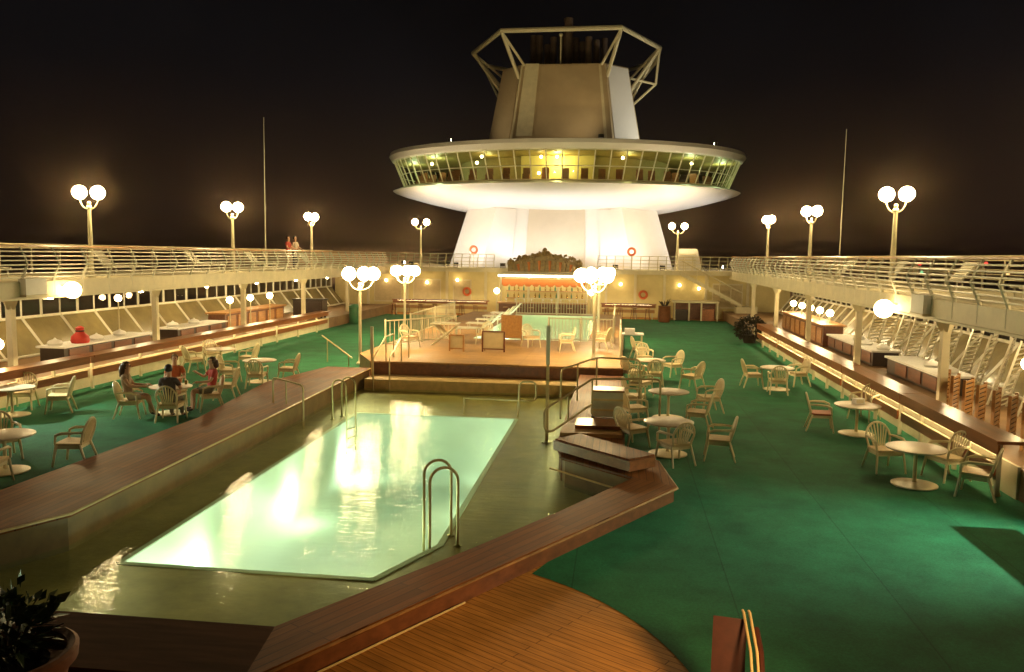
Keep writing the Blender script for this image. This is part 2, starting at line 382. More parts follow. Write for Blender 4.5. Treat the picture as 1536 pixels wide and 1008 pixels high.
for (x, y, nx, ny) in [(-2.58, 13.0, 1, 0), (-2.65, 17.0, 1, 0), (-2.7, 20.6, 1, 0), (1.76, 14.2, -1, 0), (1.75, 18.0, -1, 0), (1.72, 21.0, -1, 0), (-0.6, 10.77, 0, 1)]:
    a = Vector((nx, ny, 0)); c = Vector((x, y, -1.1))
    rel(B().tube([c, c + a * .04], .14, 16).out('underwater_lamp', M['lens']), pool)
    light('underwater_light', 'POINT', c + a * .45, 50, (0.86, 1.0, 0.80), 0.12, parent=pool)
WZ = -0.25
struct(B().sheet(io, [], WZ).out('pool_water', M['water']))

sur = thing('pool_surround', 'low teak bench with pale nosing that runs around the near pool', 'pool surround', (0, 15, 0))
def ribbon(o, i, z0, z1, rng):
    b = B()
    for k in rng:
        b.hexa([(*o[k], z0), (*o[k + 1], z0), (*i[k + 1], z0), (*i[k], z0), (*o[k], z1), (*o[k + 1], z1), (*i[k + 1], z1), (*i[k], z1)])
    bmesh.ops.remove_doubles(b.bm, verts=b.bm.verts, dist=0.0005)
    return b
rel(ribbon(oi, io, -0.36, 0.21, range(0, 12)).out('riser', M['wood']), sur)
rel(ribbon(io, shrink(INN, OUT, 0.045), -0.355, 0.205, range(0, 12)).out('inner_lining', M['lining'], fix=True), sur)
rel(ribbon(OUT, INN, 0.214, 0.28, range(0, 4)).out('top_board', M['teakx']), sur)
rel(ribbon(OUT, INN, 0.214, 0.28, range(4, 6)).out('near_board', M['shaded_ledge']), sur)  # darker boards carry painted shade
rel(ribbon(OUT, INN, 0.214, 0.28, range(6, 9)).out('top_board', M['teakd']), sur)
rel(ribbon(OUT, INN, 0.214, 0.28, range(9, 12)).out('top_board', M['teakx']), sur)
def along(P, z, r): return B().tube([(x, y, z) for x, y in P], r, 6)
rel(along([p for p in shrink(INN, OUT, -0.012)][0:5], 0.272, 0.022).out('nosing', M['trim']), sur)
rel(along([p for p in shrink(INN, OUT, -0.012)][6:11], 0.262, 0.014).out('nosing', M['wood']), sur)
rel(along([p for p in shrink(OUT, INN, -0.02)][6:12], 0.25, 0.018).out('nosing', M['worn']), sur)
rel(along([p for p in shrink(OUT, INN, -0.03)][6:8], 0.03, 0.013).out('kick_strip', M['trim']), sur)
# box step at the widest corner
st = thing('box_step', 'dark teak box step jutting over the wet deck beside the stair rails', 'step', (4.2, 16.2, 0))
SP = [(3.27, 16.14), (4.77, 14.67), (5.25, 15.15), (3.75, 16.75)]
SP = [(x - 4.2, y - 16.2) for x, y in SP]
b = B().prism(SP, .33, .52); b.bevel(.012).out('slab', M['redwood'], st)
B().prism([(x * .97 + .01, y * .97 + .01) for x, y in SP], .521, .55).bevel(.008).out('tread', M['teakx'], st)
B().prism([(x * .84, y * .84 + .1) for x, y in SP], -.34, .328).out('riser', M['wood'], st)
B().tube([(-.98, -.16, -.03), (.55, -1.60, -.03)], .02, 6).out('foot_rail', M['trim'], st)

# platform between and around the second pool
PL = [(-3.95, 27.2), (4.7, 27.2), (4.7, 53.0), (-5.0, 53.0), (-5.0, 29.3)]
plat = thing('pool_platform', 'raised pale teak platform between the two pools', 'platform', (0, 30, 0))
rel(B().sheet(PL, [B2], 0.50).out('top_board', M['teakl']), plat)
sk = B()
for i in range(len(PL)):
    a, c = PL[i], PL[(i + 1) % len(PL)]
    sk.poly([(*a, -0.36), (*c, -0.36), (*c, .50), (*a, .50)])
rel(sk.out('skirt', M['wood']), plat)
rel(B().box(-3.8, 3.25, 26.05, 27.18, -0.32, 0.06).bevel(.01).out('step', M['trim']), plat)  # pale colour makes the step front look lit
rel(B().tube([(-3.95, 27.18, .49), (4.68, 27.18, .49)], .035, 8).out('nosing', M['teakl']), plat)
rel(B().tube([(-3.8, 26.04, .05), (3.25, 26.04, .05)], .02, 8).out('nosing', M['trim']), plat)
p2 = thing('swimming_pool', 'smaller lit pool behind the fence on the raised teak platform', 'pool', (0, 42, 0))
bb = B(); hi = [bb.bm.verts.new((x, y, 0.495)) for x, y in B2]; lo = [bb.bm.verts.new((x, y, -0.8)) for x, y in B2]
bb.bm.faces.new(lo)
for i in range(4): bb.bm.faces.new([hi[i], hi[(i + 1) % 4], lo[(i + 1) % 4], lo[i]])
rel(bb.out('basin', M['basin'], fix=False), p2)
for (x, y, nx) in [(-1.89, 39, 1), (3.19, 39, -1), (-1.89, 47, 1), (3.19, 47, -1)]:
    c = Vector((x, y, -0.15)); rel(B().tube([c, c + Vector((nx * .04, 0, 0))], .14, 12).out('underwater_lamp', M['lens']), p2)
    light('underwater_light', 'POINT', c + Vector((nx * .4, 0, 0)), 110, (0.85, 1.0, 0.8), 0.12, parent=p2)
struct(B().sheet(B2, [], 0.40).out('pool_water', M['water']))

# ladders
def ladder(label, x, y, rz, hgt, group='pool ladders'):
    t = thing('pool_ladder', label, 'ladder', (x, y, -.33), rz, group)
    for s in (-.24, .24):
        pts = [(s, -.28, -.9), (s, -.28, hgt - .22)] + [(s, -.28 + .22 - .22 * math.cos(a), hgt - .22 + .22 * math.sin(a)) for a in [PI * q / 10 for q in range(1, 10)]] + [(s, .16, hgt - .22), (s, .16, .0)]
        B().tube(pts, .024, 8).out('handrail', M['brass'], t)
        B().lathe([(.06, .006), (.06, .02), (.03, .03)], 12, (s, .16)).out('foot_flange', M['brass'], t)
    for z in (-.25, -.5, -.75): B().tube([(-.24, -.28, z), (.24, -.28, z)], .022, 6).out('rung', M['brass'], t)
    return t
ladder('brass pool ladder with two hoops at the chamfered near corner of the lit pool', 1.86, 12.35, -1.15, 1.27)
ladder('brass pool ladder with tall hoops at the far left corner of the lit pool', -2.95, 21.4, 1.35, 1.12)

# ------------------------------------------------------------------ globe lamps
def cluster(label, x, y, z0, H):
    t = thing('cluster_lamp', label, 'lamp post', (x, y, z0), random.random(), 'five globe lamp posts around the pools')
    B().lathe([(.14, 0), (.14, .05), (.075, .12), (.06, .3), (.055, H - .55), (.08, H - .5), (.08, H - .46), (.05, H - .4)], 14).out('post', M['cream'], t)
    B().ball((0, 0, H - .33), .075, 2).out('finial', M['cream'], t)
    for k in range(5):
        a = 2 * PI * k / 5; c, s = math.cos(a), math.sin(a)
        pts = [(c * (.05 + .45 * math.sin(q)), s * (.05 + .45 * math.sin(q)), H - .12 - .42 * math.cos(q)) for q in [PI / 2 * i / 8 for i in range(9)]]
        ar = B().tube(pts, .022, 6).out('arm', M['cream'], t)
        B().ball((c * .5, s * .5, H + .07), .25, 3).out('globe', M['globe_big'], ar)
    return t
cluster('tall post with a ring of white globes beside the left end of the pool platform', -5.21, 30.0, 0, 3.36)
cluster('slimmer ringed globe post standing further back on the left of the second pool', -6.0, 39.5, 0, 3.3)
cluster('post with glaring ringed globes on the right of the platform by the stair rails', 3.65, 29.3, .5, 2.95)
cluster('second ringed globe post just behind the one on the right of the platform', 3.55, 40.0, .5, 2.85)

def twin(name_label, x, y, z0, H, rz, span=.27, r=.215, grp='two globe lamp posts on the upper decks'):
    t = thing('globe_lamp_post', name_label, 'lamp post', (x, y, z0), rz, grp)
    B().lathe([(.13, 0), (.13, .06), (.085, .12), (.07, H * .5), (.055, H - .42), (.09, H - .4), (.06, H - .33)], 14).out('post', M['cream'], t)
    B().ball((0, 0, H - .27), .06, 2).out('finial', M['cream'], t)
    for s in (-1, 1):
        pts = [(s * (.03 + (span - .03) * math.sin(q)), 0, H - .10 - .36 * math.cos(q)) for q in [PI / 2 * i / 8 for i in range(9)]]
        ar = B().tube(pts, .02, 6).out('arm', M['cream'], t)
        B().ball((s * span, 0, H + .07), r, 3).out('globe', M['globe'], ar)
    return t
UD = 3.3
NL = ['nearest', 'middle', 'farthest']
twin('tall twin globe lamp on the left upper deck, nearest of that row', -12.5, 24.7, UD, 2.66, 0.35)
twin('twin globe lamp on the left upper deck between the nearest lamp and the whip aerial', -12.5, 34.6, UD, 2.78, 0.9)
twin('twin globe lamp on the left upper deck just beyond the two standing people', -12.5, 44.0, UD, 2.8, 1.25)
twin('tall twin globe lamp on the right upper deck, nearest of that row', 12.5, 25.6, UD, 2.76, -0.35)
twin('twin globe lamp on the right upper deck, second along, left of the whip aerial', 12.5, 36.4, UD, 2.85, -0.9)
twin('twin globe lamp on the right upper deck, third along and nearest the tower', 12.5, 46.6, UD, 2.95, -1.25)
twin('wide twin globe lamp on the aft deck left of the white tower', -9.64, 57.6, UD, 3.1, 0.0, .42)
twin('wide twin globe lamp on the aft deck right of the white tower', 8.4, 57.6, UD, 2.95, 0.0, .42)
for (x, y) in [(-12.5, 14.5), (12.5, 14.8)]:
    twin('twin globe lamp of the upper deck rows nearer than the picture shows', x, y, UD, 2.7, 0.4)

def soffit(label, x, y, z, s, r=.25):
    t = thing('globe_light', label, 'lamp', (x, y, z), 0, 'single globes under the upper deck edge')
    B().tube([(s * .34, 0, .12), (s * .1, 0, .2), (0, 0, .19)], .025, 6).out('bracket', M['cream'], t)
    B().ball((0, 0, 0), r, 3).out('globe', M['globe_side'], t)
    return t
soffit('large single globe hung from the left upper deck edge beside a white box', -11.62, 22.5, 3.0, -1)
soffit('large single globe hung from the right upper deck edge beside a white box', 11.62, 23.3, 2.89, 1)
for (x, y, s, l) in [(-11.9, 21.2, -1, 'left'), (11.9, 21.3, 1, 'right')]:
    t = thing('white_box', 'white box fitted on the %s upper deck edge next to the single globe' % l, 'box', (x, y, 2.95))
    B().box(-.12, .12, -.42, .42, -.03, .42).bevel(.03).out('body', M['linen'], t)
    B().box(-.14, .14, -.45, .45, -.08, -.035).bevel(.01).out('bottom_tray', M['cream'], t)

def post_globe(label, x, y, z0, H, grp, r=.15):
    t = thing('small_globe_lamp', label, 'lamp', (x, y, z0), 0, grp)
    B().lathe([(.07, 0), (.07, .03), (.025, .06), (.022, H - .16), (.05, H - .13)], 10).out('stem', M['cream'], t)
    B().ball((0, 0, H), r, 2).out('globe', M['globe_small'], t)
for i, y in enumerate([36.2, 38.0, 39.8, 41.6, 43.6]):
    post_globe(['nearest small globe of the row of five on the right bar', 'second small globe from the near end of the row of five', 'middle small globe of the row of five on the right bar',
                'fourth small globe from the near end of the row of five', 'farthest small globe of the row of five on the right bar'][i], 13.4, y, .56, 1.37, 'row of five globes on the right')
for i, y in enumerate([35.2, 37.3, 39.5]):
    post_globe(['nearest of three small globes in a row under the left upper deck', 'middle of three small globes in a row under the left upper deck', 'farthest of three small globes in a row under the left upper deck'][i], -13.0, y, .56, 1.45, 'row of three globes on the left')
post_globe('small globe near the left picture edge above the counter', -13.5, 21.7, .56, .85, 'lone small globes', .17)
post_globe('small globe near the right picture edge above the slatted loungers', 13.6, 19.5, .56, 1.38, 'lone small globes', .15)
post_globe('small globe against the left windscreen above the red bundle', -14.6, 29.3, .56, 1.8, 'lone small globes', .13)

for i in range(8):
    for sd, nm in ((-1, 'left'), (1, 'right')):
        t = thing('ceiling_globe', 'small ceiling globe under the %s upper deck, %s along from the near end' % (nm, ['first', 'second', 'third', 'fourth', 'fifth', 'sixth', 'seventh', 'eighth'][i]), 'lamp', (sd * 14.15, 14.5 + i * 5.2, 2.68), 0, 'ceiling globes under the %s upper deck' % nm)
        B().cyl(0, 0, .1, .365, .03, 8).out('stem', M['cream'], t); B().ball((0, 0, 0), .13, 2).out('globe', M['ceil'], t)

# ------------------------------------------------------------------ side decks
def side(s, nm):
    X = lambda a: s * a
    def bx(x0, x1, y0, y1, z0, z1): return B().box(min(X(x0), X(x1)), max(X(x0), X(x1)), y0, y1, z0, z1)
    struct(bx(11.6, 16.2, 0, 58, -.3, .56).out('side_deck', M['sidefloor']))
    struct(bx(12.15, 16.3, 4, 58, 3.05, UD).out('upper_deck', M['cream']))
    w_ = thing('fascia_beam', 'pale painted beam edging the %s upper deck' % nm, 'beam', (X(12.05), 30, 2.84))
    B().box(-.09, .09, -26, 28, 0, .44).bevel(.015).out('beam_web', M['cream'], w_)
    B().box(-.13, .13, -26, 28, -.06, -.003).bevel(.01).out('lower_flange', M['cream'], w_)
    # riser wall under the counter
    rw = thing('riser_wall', 'pale low wall lit from under the %s teak counter' % nm, 'wall', (X(11.58), 30, 0))
    B().box(-.03, .03, -22 if s < 0 else -14.8, 14, .01, .60).out('panel', M['cream'], rw)
    # teak counter
    y0, y1 = (9.0, 43.0) if s < 0 else (15.2, 41.0)
    ct = thing('teak_counter', 'long glossy teak counter with a lower plank along the %s side of the carpet' % nm, 'counter', (X(11.4), y0, 0))
    L = y1 - y0
    segs = 5
    for k in range(segs):
        a, c = L * k / segs + (.02 if k else 0), L * (k + 1) / segs - .02
        B().box(-.22, .34, a, c, .99, 1.05).bevel(.015).out('counter_top', M['redwood'], ct)
        B().box(-.205 if s > 0 else -.19, -.165 if s > 0 else -.15, a, c, .80, .985).out('apron', M['redwood'], ct) if s > 0 else B().box(.17, .21, a, c, .80, .985).out('apron', M['redwood'], ct)
        q = -1 if s > 0 else 1
        B().box(*sorted((q * .16, q * .20)), a + .12, c - .12, .40, .60).bevel(.008).out('lower_plank', M['redwood'], ct)
        B().box(*sorted((q * .15, q * .21)), a + .12, c - .12, .604, .625).out('plank_cap', M['trim'], ct)
        for m_ in range(3):
            yy = a + .2 + m_ * (c - a - .4) / 2.5
            B().box(*sorted((q * .05, q * .13)), yy - .035, yy + .035, .0, .985).out('leg', M['cream'], ct)
    sl = thing('strip_light', 'long lit strip tucked under the %s teak counter' % nm, 'light', (X(11.4), y0, 0))
    B().box(-.03, .03, .3, L - .3, .935, .965).out('tube', M['strip'], sl)
    B().box(-.05, .05, .25, L - .25, .967, .986).out('housing', M['cream'], sl)
    # supporting posts
    for i, y in enumerate([13.6, 20.8, 28.0, 35.1, 42.2, 49.4]):
        t = thing('support_post', 'pale steel post holding the %s upper deck, number %s from the near end' % (nm, ['one', 'two', 'three', 'four', 'five', 'six'][i]), 'post', (X(12.3), y, .56), 0, 'posts under the %s upper deck' % nm)
        B().box(-.09, .09, -.09, .09, 0, 2.24).bevel(.015).out('shaft', M['cream'], t)
        B().lathe([(.13, 1.95), (.26, 2.24)], 4).out('bracket', M['cream'], t)
        B().box(-.15, .15, -.15, .15, .004, .03).out('foot_plate', M['cream'], t)
    # railing on the inner edge
    rl = thing('deck_railing', 'long railing with kinked stanchions on the inner edge of the %s upper deck' % nm, 'railing', (X(12.0), 4, 2.9))
    prof = [(.0, .0), (.0, .42), (-.10, .66), (-.20, .86), (-.12, 1.08), (.02, 1.36)]
    ny = 41
    for i in range(ny):
        B().tube([(s * a, i * 1.3, z) for a, z in prof], [.05, .047, .045, .04, .036, .032], 6).out('stanchion', M['white'], rl)
    for a, z, r in [(-.03, .50, .021), (-.08, .62, .021), (-.13, .74, .021), (-.19, .86, .021), (-.16, .98, .021), (-.12, 1.10, .021), (-.05, 1.23, .021), (.02, 1.37, .034)]:
        B().tube([(s * a, 0, z), (s * a, 52.8, z)], r, 6).out('rail_bar' if r < .03 else 'handrail', M['white'] if r < .03 else M['honey'], rl)
    # outer railing
    ro = thing('deck_railing', 'outer ship side railing of the %s upper deck seen through the inner one' % nm, 'railing', (X(16.0), 4, UD))
    for i in range(36): B().tube([(0, i * 1.5, 0), (0, i * 1.5, 1.05)], .025, 5).out('stanchion', M['cream'], ro)
    for z, r in [(.2, .014), (.35, .014), (.5, .014), (.65, .014), (.8, .014), (.93, .014), (1.06, .03)]:
        B().tube([(0, 0, z), (0, 53, z)], r, 5).out('rail_bar' if r < .02 else 'handrail', M['cream'], ro)
    # windscreen under the upper deck
    ws = thing('windscreen', 'framed glass windscreen, upright above and slanting below, along the %s ship side' % nm, 'windscreen', (X(16.1), 6, .56))
    fr = B()
    for i in range(52): fr.tube([(0, i * 1.0, 1.25), (0, i * 1.0, 2.49)], .065 if i % 2 else .04, 4)
    for i in range(26 if s < 0 else 40):
        yy = i * (2.0 if s < 0 else 1.3)
        fr.tube([(-s * 1.0, yy, .0), (0, yy, 1.25)], .06, 4)
    fr.tube([(0, -1, 1.25), (0, 51, 1.25)], .055, 6)
    fr.tube([(-s * .98, -1, .05), (-s * .98, 51, .05)], .05, 6)
    fr.out('frame', M['white'], ws)
    g = B(); g.poly([(s * .02, -1, 1.27), (s * .02, 51, 1.27), (s * .02, 51, 2.48), (s * .02, -1, 2.48)]); g.out('upper_glazing', M['glass'], ws)
    g = B(); g.poly([(-s * .97, -1, .06), (-s * .97, 51, .06), (s * .02, 51, 1.24), (s * .02, -1, 1.24)]); g.out('lower_panel', M['frost'], ws)
for s, nm in ((-1, 'left'), (1, 'right')): side(s, nm)
# near piece of the right counter, before the gap
ct = thing('teak_counter', 'short near piece of teak counter just before the gap on the right', 'counter', (11.4, 9.4, 0))
B().box(-.22, .34, 0, 3.72, .99, 1.05).bevel(.015).out('counter_top', M['redwood'], ct)
B().box(-.20, -.16, .1, 3.6, .40, .985).out('lower_plank', M['redwood'], ct)
for y in (.2, 1.9, 3.5): B().box(-.13, -.05, y - .035, y + .035, 0, .985).out('leg', M['cream'], ct)

# buffet counters with white tops
def buffet(label, x, y, L, wid=1.0):
    t = thing('buffet_counter', label, 'buffet', (x, y, .56), 0, 'white topped buffet counters')
    B().box(-wid / 2, wid / 2, 0, L, .50, .56).bevel(.03).out('counter_top', M['linen'], t)
    B().box(-wid / 2 + .08, wid / 2 - .08, .08, L - .08, .02, .498).out('base', M['dark'], t)
    for i in range(int(L / 1.2)):
        y_ = .3 + i * 1.2
        B().box(-wid / 2 + .055, -wid / 2 + .077, y_, y_ + 1.0, .1, .45).out('side_panel', M['wood'], t) if x > 0 else B().box(wid / 2 - .077, wid / 2 - .055, y_, y_ + 1.0, .1, .45).out('side_panel', M['wood'], t)
    for i in range(int(L / 1.6)):
        y_ = .5 + i * 1.6 + random.uniform(-.2, .2)
        B().lathe([(.2, .565), (.24, .63), (.20, .70), (.05, .76), (.02, .80)], 14, (random.uniform(-.15, .15), y_)).out('covered_dish', M['linen'], t)
    return t
buffet('white topped buffet counter under the right overhang, nearest the slatted loungers', 13.6, 23.2, 4.6)
buffet('white topped buffet counter under the right overhang before the five small globes', 13.6, 29.2, 6.2)
buffet('white topped buffet counter under the left overhang holding the red bundle', -13.4, 23.8, 5.0)
buffet('white topped buffet counter under the left overhang, second one along', -13.4, 30.6, 4.2)
bar = thing('service_bar', 'honey coloured wooden bar under the row of five small globes', 'bar', (13.4, 35.4, .56))
B().box(-.5, .5, 0, 8.8, .86, .93).bevel(.02).out('bar_top', M['honey'], bar); B().box(-.4, .4, .1, 8.7, .01, .857).out('bar_front', M['wood'], bar)
for i in range(8): B().box(-.43, -.403, .3 + i * 1.08, 1.1 + i * 1.08, .12, .74).out('front_panel', M['honey'], bar)
bar = thing('service_bar', 'honey coloured wooden bar behind the three small globes on the left', 'bar', (-13.6, 35.0, .56))
B().box(-.5, .5, 0, 6.8, .80, .87).bevel(.02).out('bar_top', M['honey'], bar); B().box(-.4, .4, .1, 6.7, .01, .797).out('bar_front', M['wood'], bar)
for i in range(6): B().box(.403, .43, .3 + i * 1.08, 1.1 + i * 1.08, .12, .70).out('front_panel', M['honey'], bar)
t = thing('red_bundle', 'small red domed bundle standing on the left buffet counter', 'bundle', (-13.2, 25.0, 1.12))
B().lathe([(.26, 0), (.30, .08), (.27, .22), (.14, .34), (.12, .42), (.14, .5), (.05, .56)], 16).out('canvas', M['red'], t)
B().lathe([(.13, .37), (.145, .395), (.13, .42)], 14).out('tie', M['cloth_drk'], t)
t = thing('dark_cabinet', 'dark lacquered upright cabinet at the far end of the left counter', 'cabinet', (-12.7, 44.2, .56))
B().box(-.85, .85, -.4, .4, .1, 1.0).bevel(.03).out('body', M['dark'], t); B().box(-.9, .9, -.45, .45, 1.003, 1.07).bevel(.02).out('lid', M['black'], t)
B().box(-.75, -.03, -.425, -.403, .2, .9).out('door', M['dark'], t); B().box(.03, .75, -.425, -.403, .2, .9).out('door', M['dark'], t)
for x in (-.75, .75):
    for y in (-.3, .3): B().cyl(x, y, 0, .098, .05, 10).out('foot', M['black'], t)
t = thing('litter_bin', 'green cylindrical litter bin at the far left end of the carpet', 'bin', (-11.2, 47.5, 0))
B().lathe([(.30, .01), (.33, .05), (.34, .95), (.31, .97)], 20).out('drum', M['green'], t); B().lathe([(.35, .98), (.35, 1.03), (.2, 1.14), (.05, 1.18)], 20).out('lid', M['green'], t)

# slatted loungers stored upright on the right, and on the upper decks
def lounger_mesh(t, m):
    for s in (-.3, .3): B().box(s - .025, s + .025, 0, 1.25, .28, .34).out('side_rail', m, t)
    sb = B()
    for i in range(12): sb.box(-.27, .27, .04 + i * .1, .11 + i * .1, .322, .345)
    sb.out('seat_slats', m, t)
    rot = Matrix.Rotation(math.radians(48), 3, 'X')
    bk = B()
    for s in (-.3, .3): bk.box(s - .025, s + .025, 0, .75, -.03, .03)
    for i in range(8): bk.box(-.27, .27, .03 + i * .09, .09 + i * .09, .0, .025)
    bmesh.ops.rotate(bk.bm, verts=bk.bm.verts, cent=(0, 0, 0), matrix=rot); bmesh.ops.translate(bk.bm, verts=bk.bm.verts, vec=(0, 1.26, .32))
    bk.out('backrest', m, t)
    for x in (-.28, .28):
        for y in (.1, 1.15): B().tube([(x, y, 0), (x, y, .3)], .022, 6).out('leg', m, t)
lg = thing('sun_lounger', 'pale slatted sun lounger with raised back on the left upper deck behind the railing', 'sun lounger', (-13.2, 16, UD), PI / 2, 'loungers on the left upper deck')
lounger_mesh(lg, M['white'])
for i in range(1, 6): dup(lg, (-13.6 + random.uniform(-.15, .25), 16 + i * 6.6 + random.uniform(-.4, .4), UD), PI / 2 + random.uniform(-.2, .2))
for i in range(6):
    dup(lg, (13.6 + random.uniform(-.25, .15), 14 + i * 6.4 + random.uniform(-.4, .4), UD), -PI / 2 + random.uniform(-.2, .2),
        'pale slatted sun lounger with raised back on the right upper deck behind the railing', 'loungers on the right upper deck')
sr = thing('stored_lounger', 'slatted lounger stood on end behind the near part of the right counter', 'stored lounger', (12.5, 17.0, .56), 0, 'loungers stood on end behind the right counter')
for x in (-.30, .30): B().box(x - .03, x + .03, -.03, .03, 0, .95).out('side_rail', M['honey'], sr)
q = B()
for i in range(9): q.box(-.27, .27, -.025, .0, .08 + i * .098, .135 + i * .098)
q.out('slats', M['honey'], sr)
q = B()
for i in range(9): q.box(-.27, .27, .006, .026, .03 + i * .098, .065 + i * .098)
q.out('cushion_bands', M['cloth_drk'], sr)
sr.rotation_euler = (0, 0, .9)
for i in range(1, 7):
    c = dup(sr, (12.5 + .05 * random.random(), 17.0 + i * .72, .56), .9 + random.uniform(-.12, .12))
wl = thing('stacked_lounger', 'white slatted lounger leaning upright under the right overhang near the picture edge', 'stacked lounger', (14.3, 18.0, .56), .8, 'white loungers leaning under the right overhang')
for x in (-.38, .38): B().tube([(x, .35, 0), (x, -.1, 1.75)], .03, 6).out('side_rail', M['white'], wl)
q = B()
for i in range(13): q.tube([(-.38, .32 - .033 * i, .1 + i * .13), (.38, .32 - .033 * i, .1 + i * .13)], .022, 4)
q.out('slats', M['white'], wl)
for i in range(1, 7): dup(wl, (14.3 + .1 * (i % 2), 18.0 + i * .85, .56), .8 + random.uniform(-.25, .25))
for i in range(7):
    dup(wl, (14.9, 25.5 + i * 1.5, .56), .9 + random.uniform(-.25, .25), 'white slatted lounger leaning by the right windscreen behind the buffet counters', 'white loungers leaning by the right windscreen')
# whip aerials
for (x, y, h_, l) in ((-16, 45.8, 8.6, 'left'), (15.9, 45.0, 7.6, 'right')):
    t = thing('whip_aerial', 'thin tall whip aerial rising from the %s upper deck' % l, 'aerial', (x, y, UD))
    B().lathe([(.09, 0), (.09, .5), (.05, .6)], 10).out('mount', M['cream'], t); B().tube([(0, 0, .55), (0, 0, h_ * .5), (.02, 0, h_)], [.035, .028, .012], 6).out('whip', M['white'], t)

def deck_flood(label, x, y, z, energy, col, aim, cone, soft=.05):
    dl = thing('deck_floodlight', label, 'floodlight', (x, y, z))
    B().lathe([(.05, .22), (.17, .18), (.19, .0), (.17, -.02)], 16).out('housing', M['black'], dl)
    B().lathe([(.02, -.03), (.15, -.03), (.15, -.022)], 16).out('lens', M['flood'], dl)
    light('floodlight_beam', 'SPOT', (x, y, z - .06), energy, col, soft, aim, dl, cone, 1.0)
deck_flood('cool deck floodlight under the right upper deck beside the counter gap', 13.4, 12.5, 2.8, 2700, (.78, 1.0, .80), (9.0, 12.6, 0), 1.05)
deck_flood('cool deck floodlight under the left upper deck beyond the left picture edge', -13.4, 19.4, 2.8, 2300, (.84, 1.0, .78), (-8.6, 18.6, 0), 1.15)
deck_flood('unseen warm floodlight added to light the near deck from the lower right', 7.4, 3.6, 3.0, 1900, (1.0, .64, .26), (4.0, 8.6, 0), 0.95, .45)  # added lamp out of view, brightens the near teak; cone leaves the left dark

# ------------------------------------------------------------------ aft building, bar and tower
ab = thing('aft_deckhouse', 'pale yellow deckhouse wall closing the far end of the pool deck', 'deckhouse', (0, 57.6, 0))
B().box(-16, 16, 0, .3, .02, 3.04).out('wall', M['yellow'], ab)
B().box(-16.2, 16.2, -1.0, -.02, 3.0, 3.3).bevel(.02).out('fascia', M['cream'], ab)
for x in (-13.5, -10.6, -7.7, -4.9, 3.6, 5.6, 7.6, 10.4, 13.2): B().box(x - .09, x + .09, -.12, -.003, .02, 2.99).out('pilaster', M['cream'], ab)
for x0, x1 in ((-13.0, -11.1), (-10.1, -8.2), (-7.2, -6.0), (10.9, 12.8)):
    f_ = B().box(x0 - .06, x1 + .06, -.05, -.003, .75, 2.45).out('wall_panel', M['cream'], ab); B().box(x0, x1, -.062, -.052, .85, 2.35).out('inset', M['board'], f_)
struct(B().box(-16.3, 16.3, 57.95, 92, 3.02, UD + .001).out('upper_deck', M['cream']))
rl = thing('deck_railing', 'railing with kinked stanchions across the aft deckhouse below the tower', 'railing', (0, 56.75, 3.28))
for a, c in ((-14.5, -4.2), (3.0, 13.4)):
    n_ = int((c - a) / .55)
    for i in range(n_ + 1):
        x = a + (c - a) * i / n_
        B().tube([(x, 0, 0), (x, -.1, .45), (x + .03, .02, .95)], .03, 5).out('stanchion', M['cream'], rl)
    for y, z in ((-.03, .22), (-.08, .45), (-.04, .7), (.02, .96)): B().tube([(a, y, z), (c, y, z)], .022, 5).out('rail_bar', M['cream'], rl)

# bar / bandstand in the middle
bs = thing('deck_bar', 'brightly lit bar with orange valance under the gilt scroll sign', 'bar', (-.55, 55.6, 0))
B().box(-3.0, 3.0, 1.7, 1.98, .05, 2.95).out('back_wall', M['yellow'], bs)
B().box(-2.9, 2.9, -1.5, -.9, .02, 1.0).bevel(.02).out('bar_front', M['wood'], bs)
B().box(-3.0, 3.0, -1.6, -.75, 1.003, 1.08).bevel(.02).out('bar_top', M['honey'], bs)
for x in (-2.9, -1.0, 1.0, 2.9): B().cyl(x, -.6, .02, 2.9, .08, 12).out('column', M['cream'], bs)
v = B()
for i in range(11):
    x = -2.55 + i * .51
    v.loft([[(x - .255, -.72, 2.62), (x + .255, -.72, 2.62), (x + .255, -.70, 2.62), (x - .255, -.70, 2.62)], [(x - .255, -.80, 2.25), (x + .255, -.80, 2.25), (x + .255, -.78, 2.25), (x - .255, -.78, 2.25)],
            [(x - .12, -.81, 2.12), (x + .12, -.81, 2.12), (x + .12, -.79, 2.12), (x - .12, -.79, 2.12)]])
v.out('valance', M['valance'], bs)
B().tube([(-3.0, -1.15, 2.84), (3.0, -1.15, 2.84)], .06, 8).out('fluorescent_tube', M['bartube'], bs)
B().tube([(-3.0, .3, 2.8), (3.0, .3, 2.8)], .04, 8).out('fluorescent_tube', M['bartube'], bs)
B().box(-3.05, 3.05, -1.3, 2.0, 2.93, 2.99).out('canopy', M['cream'], bs)
for z in (1.25, 1.75): B().box(-2.8, 2.8, 1.4, 1.68, z - .05, z).out('shelf', M['honey'], bs)
for i in range(30):
    tag(B().lathe([(.055, 0), (.055, .2), (.02, .28), (.02, .36)], 10).out('bottle', M['bottle'] if i % 3 else M['green'], None, loc=(-3.2 + (i % 15) * .37 + random.uniform(-.05, .05), 57.13, 1.252 if i < 15 else 1.752)),
        'glass bottle standing on the lit back shelf of the far bar', 'bottle', 'bottles on the back shelf of the bar')
for i in range(9):
    tag(B().lathe([(.06, 0), (.015, .02), (.015, .1), (.05, .13), (.065, .25)], 10).out('wine_glass', M['linen'], None, loc=(-3.0 + i * .6 + random.uniform(-.1, .1), 54.45, 1.085)),
        'small stemmed glass standing on the front counter of the far bar', 'glass', 'glasses on the front counter of the bar')
